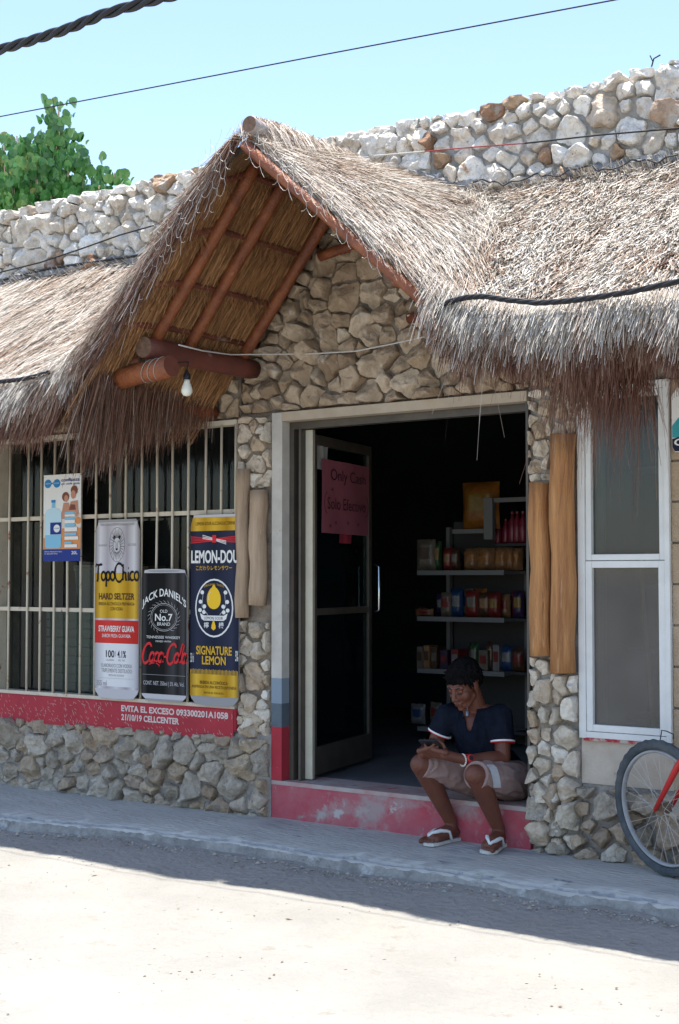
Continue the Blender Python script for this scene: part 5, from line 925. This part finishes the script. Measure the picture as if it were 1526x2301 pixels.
for (heel,d_,s,ball), sg in ((fR,1),(fL,-1)):      # big toe inward
    for i, (o,L,r) in enumerate(((.034,.052,.0145),(.013,.050,.0105),(-.004,.045,.010),(-.020,.038,.0095),(-.034,.029,.009))):
        p = ball+s*o*sg*(-1)+d_*(.010-.006*i)+A(0,0,-.002); mb.caps(p,r*1.1,p+d_*L*.55+A(0,0,.0),r); mb.caps(p+d_*L*.55,r,p+d_*L+A(0,0,-.006),r*.95)
for s_, e_, w_ in ((shR,elR,wrR),(shL,elL,wrL)):
    mb.ell(s_,(.055,.055,.055)); mb.caps(s_,.050,e_,.040); m_ = e_+(w_-e_)*.30; mb.caps(e_,.039,m_,.041); mb.caps(m_,.041,w_,.026)
mb.caps(pelv,.10,belly,.10); mb.caps(belly,.10,chest,.105); mb.caps(chest+A(-.06,-.01,.03),.075,chest+A(.06,.02,.03),.075); mb.caps(shR,.05,nk0,.052); mb.caps(shL,.05,nk0,.052)
mb.caps(nk0+A(.0,.01,-.03),.056,hd+A(.02,.045,-.045),.050)
# head
ff = nrm(A(-.14,-.86,-.44)); ss = nrm(np.cross(ff,A(0,0,1)))*-1; ss = nrm(ss+A(0,0,-.03)); uu_ = nrm(np.cross(ff,ss)); uu_ = uu_ if uu_[2] > 0 else -uu_
HM = np.stack([ss,ff,uu_],1)
def h(s,f,u): return hd+HM@A(s,f,u)
def hell(m, c, r): m.ell(h(*c), r, HM)
def hcap(m, a, ra, b, rb): m.caps(h(*a),ra,h(*b),rb,10)
hell(mb,(0,-.015,.03),(.072,.092,.084)); hell(mb,(0,.028,-.030),(.060,.062,.082)); hell(mb,(0,.046,-.083),(.043,.040,.032)); hell(mb,(0,.072,-.102),(.020,.016,.015))
hcap(mb,(0,.086,.008),.009,(0,.106,-.033),.013); hcap(mb,(-.014,.095,-.037),.009,(.014,.095,-.037),.009); hcap(mb,(-.042,.068,.022),.0125,(0,.079,.018),.0125); hcap(mb,(.042,.068,.022),.0125,(0,.079,.018),.0125)
for s in (-1,1): hell(mb,(.034*s,.050,-.030),(.030,.032,.034)); hell(mb,(.030*s,.0745,.001),(.017,.010,.010)); hell(mb,(.073*s,-.008,-.008),(.009,.021,.033)); hell(mb,(.073*s,-.004,-.038),(.007,.010,.010)); hcap(mb,(.047*s,.008,-.055),.018,(.026*s,.048,-.088),.02)
hcap(mb,(-.021,.086,-.064),.0065,(.021,.086,-.064),.0065); hcap(mb,(0,.092,-.063),.007,(0,.091,-.064),.007); hcap(mb,(-.016,.085,-.077),.0075,(.016,.085,-.077),.0075)
# hands closed round the phone
phc = PY(968,1672,-.285); pl_ = nrm(A(-.12,-.72,.66)); pn = nrm(A(.05,.70,.72)); pn = nrm(pn-pl_*np.dot(pn,pl_)); ps_ = np.cross(pl_,pn)      # long axis, screen normal, side
ps_ = ps_ if ps_[0] > 0 else -ps_
def finger(m, pts, r): 
    for a, b, i in zip(pts[:-1],pts[1:],range(9)): m.caps(a, r*(1-.08*i), b, r*(1-.08*(i+1)), 8)
def hand(m, wr, palm, fdir, pnorm, side, curl, spread, thumb, scale=1.0):   # palm centre, finger direction, palm facing, thumb side
    fdir = nrm(fdir); side = nrm(side-fdir*np.dot(side,fdir)); pnorm = np.cross(fdir,side)*(1 if np.dot(np.cross(fdir,side),pnorm) > 0 else -1)
    m.caps(wr,.026,palm-fdir*.025,.027)
    for o in (-.030,-.010,.010,.029): m.caps(palm-fdir*.035+side*o*.75,.0155,palm+fdir*.042+side*o,.0125)
    for o, L, r, c in zip((.031,.010,-.011,-.031),(.070,.078,.073,.058),(.0092,.0096,.0092,.0082),curl):
        p0 = palm+fdir*.044+side*o; a1, a2, a3 = c; q = [p0]
        for f, ang in ((.44,a1),(.32,a2),(.24,a3)): d_ = fdir*math.cos(ang)+pnorm*math.sin(ang)+side*spread*o; q.append(q[-1]+nrm(d_)*L*f)
        finger(m, q, r)
    m.caps(palm-fdir*.03+side*.024,.017,thumb[0],.0125); finger(m, thumb, .0105)
pR = phc-pn*.024-pl_*.046-ps_*.046; pL = phc-pn*.024-pl_*.050+ps_*.050
hand(mb, wrR, pR, ps_*.85+pl_*.22, pn, pl_, [(.2,.9,1.2),(.2,.9,1.3),(.25,1.0,1.4),(.3,1.0,1.4)], .3, [phc-ps_*.062-pl_*.048, phc-ps_*.060-pl_*.018+pn*.014, phc-ps_*.044+pn*.018+pl_*.008])
hand(mb, wrL, pL, -ps_*.88+pl_*.20, pn, pl_, [(.1,.7,1.1),(.1,.7,1.2),(.1,.7,1.2),(.15,.7,1.2)], .3, [phc+ps_*.066-pl_*.048, phc+ps_*.062-pl_*.018+pn*.014, phc+ps_*.042+pn*.018+pl_*.006])
bme = remesh(mb, .0034, 6); place(bme, 'body', SK, PB)
# hair
mb = MB(); random.seed(2); hell(mb,(0,-.028,.056),(.081,.092,.084)); hell(mb,(0,-.075,.0),(.066,.038,.055))
for i in range(230):
    th = random.uniform(0,2*math.pi); ph = random.uniform(.05,1.75); d_ = A(math.sin(ph)*math.cos(th),math.sin(ph)*math.sin(th),math.cos(ph)); p = A(0,-.026,.050)+d_*A(.074,.088,.078)
    if p[1] > .045 and p[2] < .055: continue
    q = p+d_*random.uniform(.004,.012)+A(random.gauss(0,.010),random.uniform(.004,.020)*(1 if p[2] > .06 else -.3),random.gauss(0,.006)-.010); hcap(mb,tuple(p),.011,tuple(q),.004)
for i in range(120):
    s = random.uniform(-.068,.068); u0 = random.uniform(.070,.125)-abs(s)*.2; q = 1-(s/.081)**2-((u0-.052)/.084)**2; f0 = -.026+.094*math.sqrt(max(q,.02)); u1 = max(u0-random.uniform(.03,.055), .052-abs(s)*.25+random.uniform(-.012,.010)); q1 = 1-(s/.081)**2-((u1-.052)/.084)**2; f1 = -.026+.098*math.sqrt(max(q1,.02))+random.uniform(.002,.008)
    hcap(mb,(s,f0,u0),.010,(s+random.uniform(-.012,.014),f1,u1),.0045)
for s in (-1,1):
    for i in range(7): hcap(mb,(.072*s,.035-.017*i,.04),.010,(.077*s,.036-.019*i,.004 if i < 2 or i > 4 else .022),.005)
place(remesh(mb,.0032,1),'hair',M('hair',(.006,.0055,.006),(.011,.010,.010),30,.95,.5,90,spec=0),PB)
mb = MB()
for s in (-1,1): hcap(mb,(.016*s,.0885,.021),.0032,(.034*s,.082,.026),.0038); hcap(mb,(.034*s,.082,.026),.0038,(.050*s,.068,.022),.0026)
place(remesh(mb,.0016,1),'eyebrows',MT['cable'],PB)
mb = MB()
for s in (-1,1): hcap(mb,(.017*s,.086,-.006),.002,(.030*s,.0895,-.0085),.0026); hcap(mb,(.030*s,.0895,-.0085),.0026,(.044*s,.079,-.005),.002)
mb.build('eyelashes',MT['cable'],PB)
mb = MB(); hcap(mb,(-.017,.0915,-.0705),.0018,(0,.0965,-.0700),.002); hcap(mb,(0,.0965,-.0700),.002,(.017,.0915,-.0705),.0018); mb.build('lip_line',flat('lip_line',(.09,.03,.025),.6),PB)
# shirt
mb = MB(); mb.caps(pelv+A(0,.02,-.04),.135,belly,.122); mb.caps(pelv+A(.03,.06,-.05),.13,belly,.12); mb.caps(belly,.122,chest,.126); mb.caps(chest+A(-.055,-.012,.02),.097,chest+A(.06,.018,.02),.099)
mb.caps(shR+A(.01,0,-.01),.066,nk0+A(0,.0,-.035),.070); mb.caps(shL+A(-.01,0,-.01),.067,nk0+A(0,.0,-.035),.070); mb.caps(nk0+A(0,.06,-.05),.075,belly+A(0,.07,.02),.10)
cR = shR+(elR-shR)*.60; cL = shL+(elL-shL)*.60
mb.caps(shR,.066,cR,.062,flat1=True); mb.caps(shL,.067,cL,.064,flat1=True)
sme = remesh(mb,.0050,7)
def wrinkle(me, amp, sc, st):
    me.update(); nv = [Vector(v.normal) for v in me.vertices]
    for v, nn in zip(me.vertices, nv):
        q = Vector((v.co.x*st[0],v.co.y*st[1],v.co.z*st[2]))*sc; w = 1-abs(noise.noise(q+Vector((noise.noise(q*.5)*1.2,0,0)))); v.co += nn*amp*(w*w-.55)
wrinkle(sme,.011,13,(1,1,.55))
bm = bmesh.new(); bm.from_mesh(sme)
vt = nk0+A(-.02,-.10,.03); vb = PY(1058,1640,-.10)      # open neck: cut a V down the front
nd = nrm(A(-.20,-.80,.12)); dele = []
for f in bm.faces:
    c = np.array(f.calc_center_median()); q = PY(1,1,1) if 0 else None
    e = c-CAM; zc = e@AX; px = 763+F*(e@RT)/zc; py = 1150.5-F*(e@UP)/zc
    if np.dot(np.array(f.normal),nd) > -.6 and c[1] < nk0[1]-.02:
        t = (1642-py)/75.0
        if t > 0 and abs(px-(1056+ (1-t)*-2)) < 3+20*min(t,1.3): dele.append(f)
bmesh.ops.delete(bm, geom=dele, context='FACES')
left = set(bm.faces); isl = []
while left:
    st_ = [left.pop()]; cur = set(st_)
    while st_:
        f = st_.pop()
        for e in f.edges:
            for g_ in e.link_faces:
                if g_ in left: left.discard(g_); cur.add(g_); st_.append(g_)
    isl.append(cur)
isl.sort(key=len)
bmesh.ops.delete(bm, geom=[f for q in isl[:-1] for f in q], context='FACES')
bv_ = [v for v in bm.verts if v.is_boundary]
for _ in range(8): bmesh.ops.smooth_vert(bm, verts=bv_, factor=.5, use_axis_x=True, use_axis_y=True, use_axis_z=True)
bmesh.ops.solidify(bm, geom=list(bm.faces), thickness=.004)
bm.to_mesh(sme); bm.free(); shirt = place(sme,'shirt',NAVY,PB)
for c_, e_, r in ((cR,elR,.0625),(cL,elL,.0645)):
    d_ = nrm(e_-c_); u = nrm(np.cross(d_,A(0,0,1)) if abs(d_[2]) < .95 else np.cross(d_,A(1,0,0))); w = np.cross(d_,u); mb = MB()
    mb.tube([c_-d_*.004,c_+d_*.004],r+.0035,24); mb.build('white_piping',MT['ink_white'],shirt,smooth=False)
    mb = MB(); mb.tube([c_+d_*.0042,c_+d_*.009],r+.001,24); mb.build('red_piping',MT['ink_red'],shirt)
# collar flaps
tree = BVHTree.FromPolygons([v.co[:] for v in sme.vertices],[p.vertices[:] for p in sme.polygons]); off = np.array(base_of(PB))
def hit(px,py,bv,lift):
    v = ray(px,py); q = bv.ray_cast(Vector(CAM-off),Vector(v/np.linalg.norm(v)));
    return None if q[0] is None else np.array(q[0])+off-v/np.linalg.norm(v)*lift
# shorts
mb = MB(); mb.caps(pelv+A(-.03,0,-.03),.118,pelv+A(.05,.02,-.03),.125)
for h_, k_, r1 in ((hipR,kneeR,.068),(hipL,kneeL,.071)):
    e_ = h_+(k_-h_)*.95; mb.caps(h_+A(0,.02,0),.112,h_+(k_-h_)*.55,.092); mb.caps(h_+(k_-h_)*.45,.094,e_,r1,flat1=True)
sm2 = remesh(mb,.006,4); wrinkle(sm2,.010,17,(1.6,.6,1)); shorts = place(sm2,'shorts',BEIGE,PB)
for h_, k_, r1 in ((hipR,kneeR,.068),(hipL,kneeL,.071)):
    e_ = h_+(k_-h_)*.95; d_ = nrm(k_-h_); mb = MB(); mb.tube([e_-d_*.045,e_-d_*.02,e_+d_*.004,e_+d_*.012,e_+d_*.011,e_-d_*.004],.0,28,rs=[r1-.004,r1-.0005,r1+.001,r1,r1-.004,r1-.008],jit=.02); mb.build('rolled_hem',BEIGE,shorts,smooth=False)
bv2 = BVHTree.FromPolygons([v.co[:] for v in sm2.vertices],[p.vertices[:] for p in sm2.polygons])
g = [[hit(px+(1094-1094),py,bv2,.008) for px in np.linspace(a,b,4)] for (a,b,py) in ((1090,1109,1718),(1098,1116,1724),(1103,1120,1734),(1106,1123,1746),(1108,1125,1758),(1109,1126,1770))]
if all(p is not None for r in g for p in r):
    mb = MB(); mb.v = [tuple(p) for r in g for p in r]; mb.f = [(4*i+j,4*i+j+1,4*i+5+j,4*i+4+j) for i in range(5) for j in range(3)]; mb.m = [0]*15; mb.build('white_strap',M('strap',(.52,.52,.53),(.45,.45,.46),20,.8),shorts,smooth=True)
# flip flops
for (heel,d_,s,ball), sg in ((fR,1),(fL,-1)):
    ol = [(-.052,.0),(-.045,.028),(-.01,.038),(.06,.034),(.13,.042),(.18,.048),(.215,.040),(.232,.015),(.228,-.015),(.205,-.040),(.16,-.046),(.09,-.036),(.0,-.036),(-.04,-.028)]; b = heel*A(1,1,0); mb = MB(); n = len(ol)
    lo = [b+d_*u+s*v_+A(0,0,.002) for u,v_ in ol]; hi = [p+A(0,0,.016) for p in lo]; mb.add(lo+hi,[tuple(range(n-1,-1,-1)),tuple(range(n,2*n))]+[(i,(i+1)%n,(i+1)%n+n,i+n) for i in range(n)]); fl = mb.build('flip_flop',M('flipflop',(.62,.60,.55),(.5,.48,.44),15,.7),PB)
    mb = MB(); bvf = BVHTree.FromPolygons([v.co[:] for v in bme.vertices],[p.vertices[:] for p in bme.polygons]); of_ = np.array(base_of(PB))
    def top(p, dz=.004):
        q = bvf.ray_cast(Vector((p[0],p[1],.13))-Vector(of_), Vector((0,0,-1))); return A(p[0],p[1],(q[0][2]+of_[2] if q[0] is not None else .018)+dz)
    for e in (-1,1): ps2 = [top(b+d_*(.196-.125*t)+s*(-.010*sg*(1-t)+e*.044*t**.7),.004) for t in np.linspace(0,1,9)]; ps2[-1][2] = .018; mb.tube(ps2,.0075,7,rs=[.006,.008,.0095,.0105,.0105,.010,.0095,.009,.008])
    mb.build('thong_strap',M('flipstrap',(.68,.68,.66),rough=.5),fl,smooth=True)
# watch, bracelet, pendant
wd_ = nrm(wrL-elL); wc = wrL-wd_*.012; mb = MB(); mb.tube([wc-wd_*.011,wc+wd_*.011],.031,20); wt = mb.build('wristwatch',MT['red_plastic'],PB,smooth=False)
cv = nrm(CAM-wc); fn = nrm(cv-wd_*np.dot(cv,wd_)); fn = nrm(fn+A(0,0,.25)); fc = wc+fn*.030; u = wd_; w = np.cross(fn,u); Mx = np.stack([u,w,fn],1)
mb = MB(); mb.lathe(fc,[(.021,-.004),(.022,.004),(.017,.008)],18,0,Mx); mb.build('watch_case',MT['red_plastic'],wt); mb = MB(); mb.lathe(fc+fn*.0085,[(.0135,0),(.0135,.001)],16,0,Mx); mb.build('watch_dial',MT['cable'],wt)
mb = MB(); bc = wrL+wd_*.016; u = nrm(np.cross(wd_,A(0,0,1))); w = np.cross(wd_,u)
for i in range(18): a = 2*math.pi*i/18; mb.ell(bc+(u*math.cos(a)+w*math.sin(a))*.029,(.0055,.0055,.0055),None,8,6)
mb.build('bead_bracelet',C('beads',(.6,.55,.48),.4),PB,smooth=True)
bvb = BVHTree.FromPolygons([v.co[:] for v in bme.vertices],[p.vertices[:] for p in bme.polygons])
pd = hit(1050,1604,bvb,.006); pe = hit(1051,1596,bvb,.006); pf = hit(1050,1589,bvb,.006)
if pd is not None and pf is not None: mb = MB(); mb.obox((pd),A(.005,.002,0),A(0,.003,0),A(0,0,.012)); mb.tube([pd,pf],.0018,5); mb.build('pendant',C('pendant_blue',(.22,.28,.42),.3),PB)
ph = root('mobile_phone', tuple(phc), 'black mobile phone held in both hands of the seated man', 'phone'); mb = MB(); mb.obox(phc,ps_*.060,pl_*.034,pn*.0045); mb.build('phone_body',M('phone_black',(.015,.015,.017),rough=.35,spec=.4),ph,bevel=.003)
mb = MB(); mb.obox(phc+pn*.0052,ps_*.055,pl_*.030,pn*.0005); mb.build('screen',M('screen',(.01,.01,.012),rough=.15,spec=.5),ph)
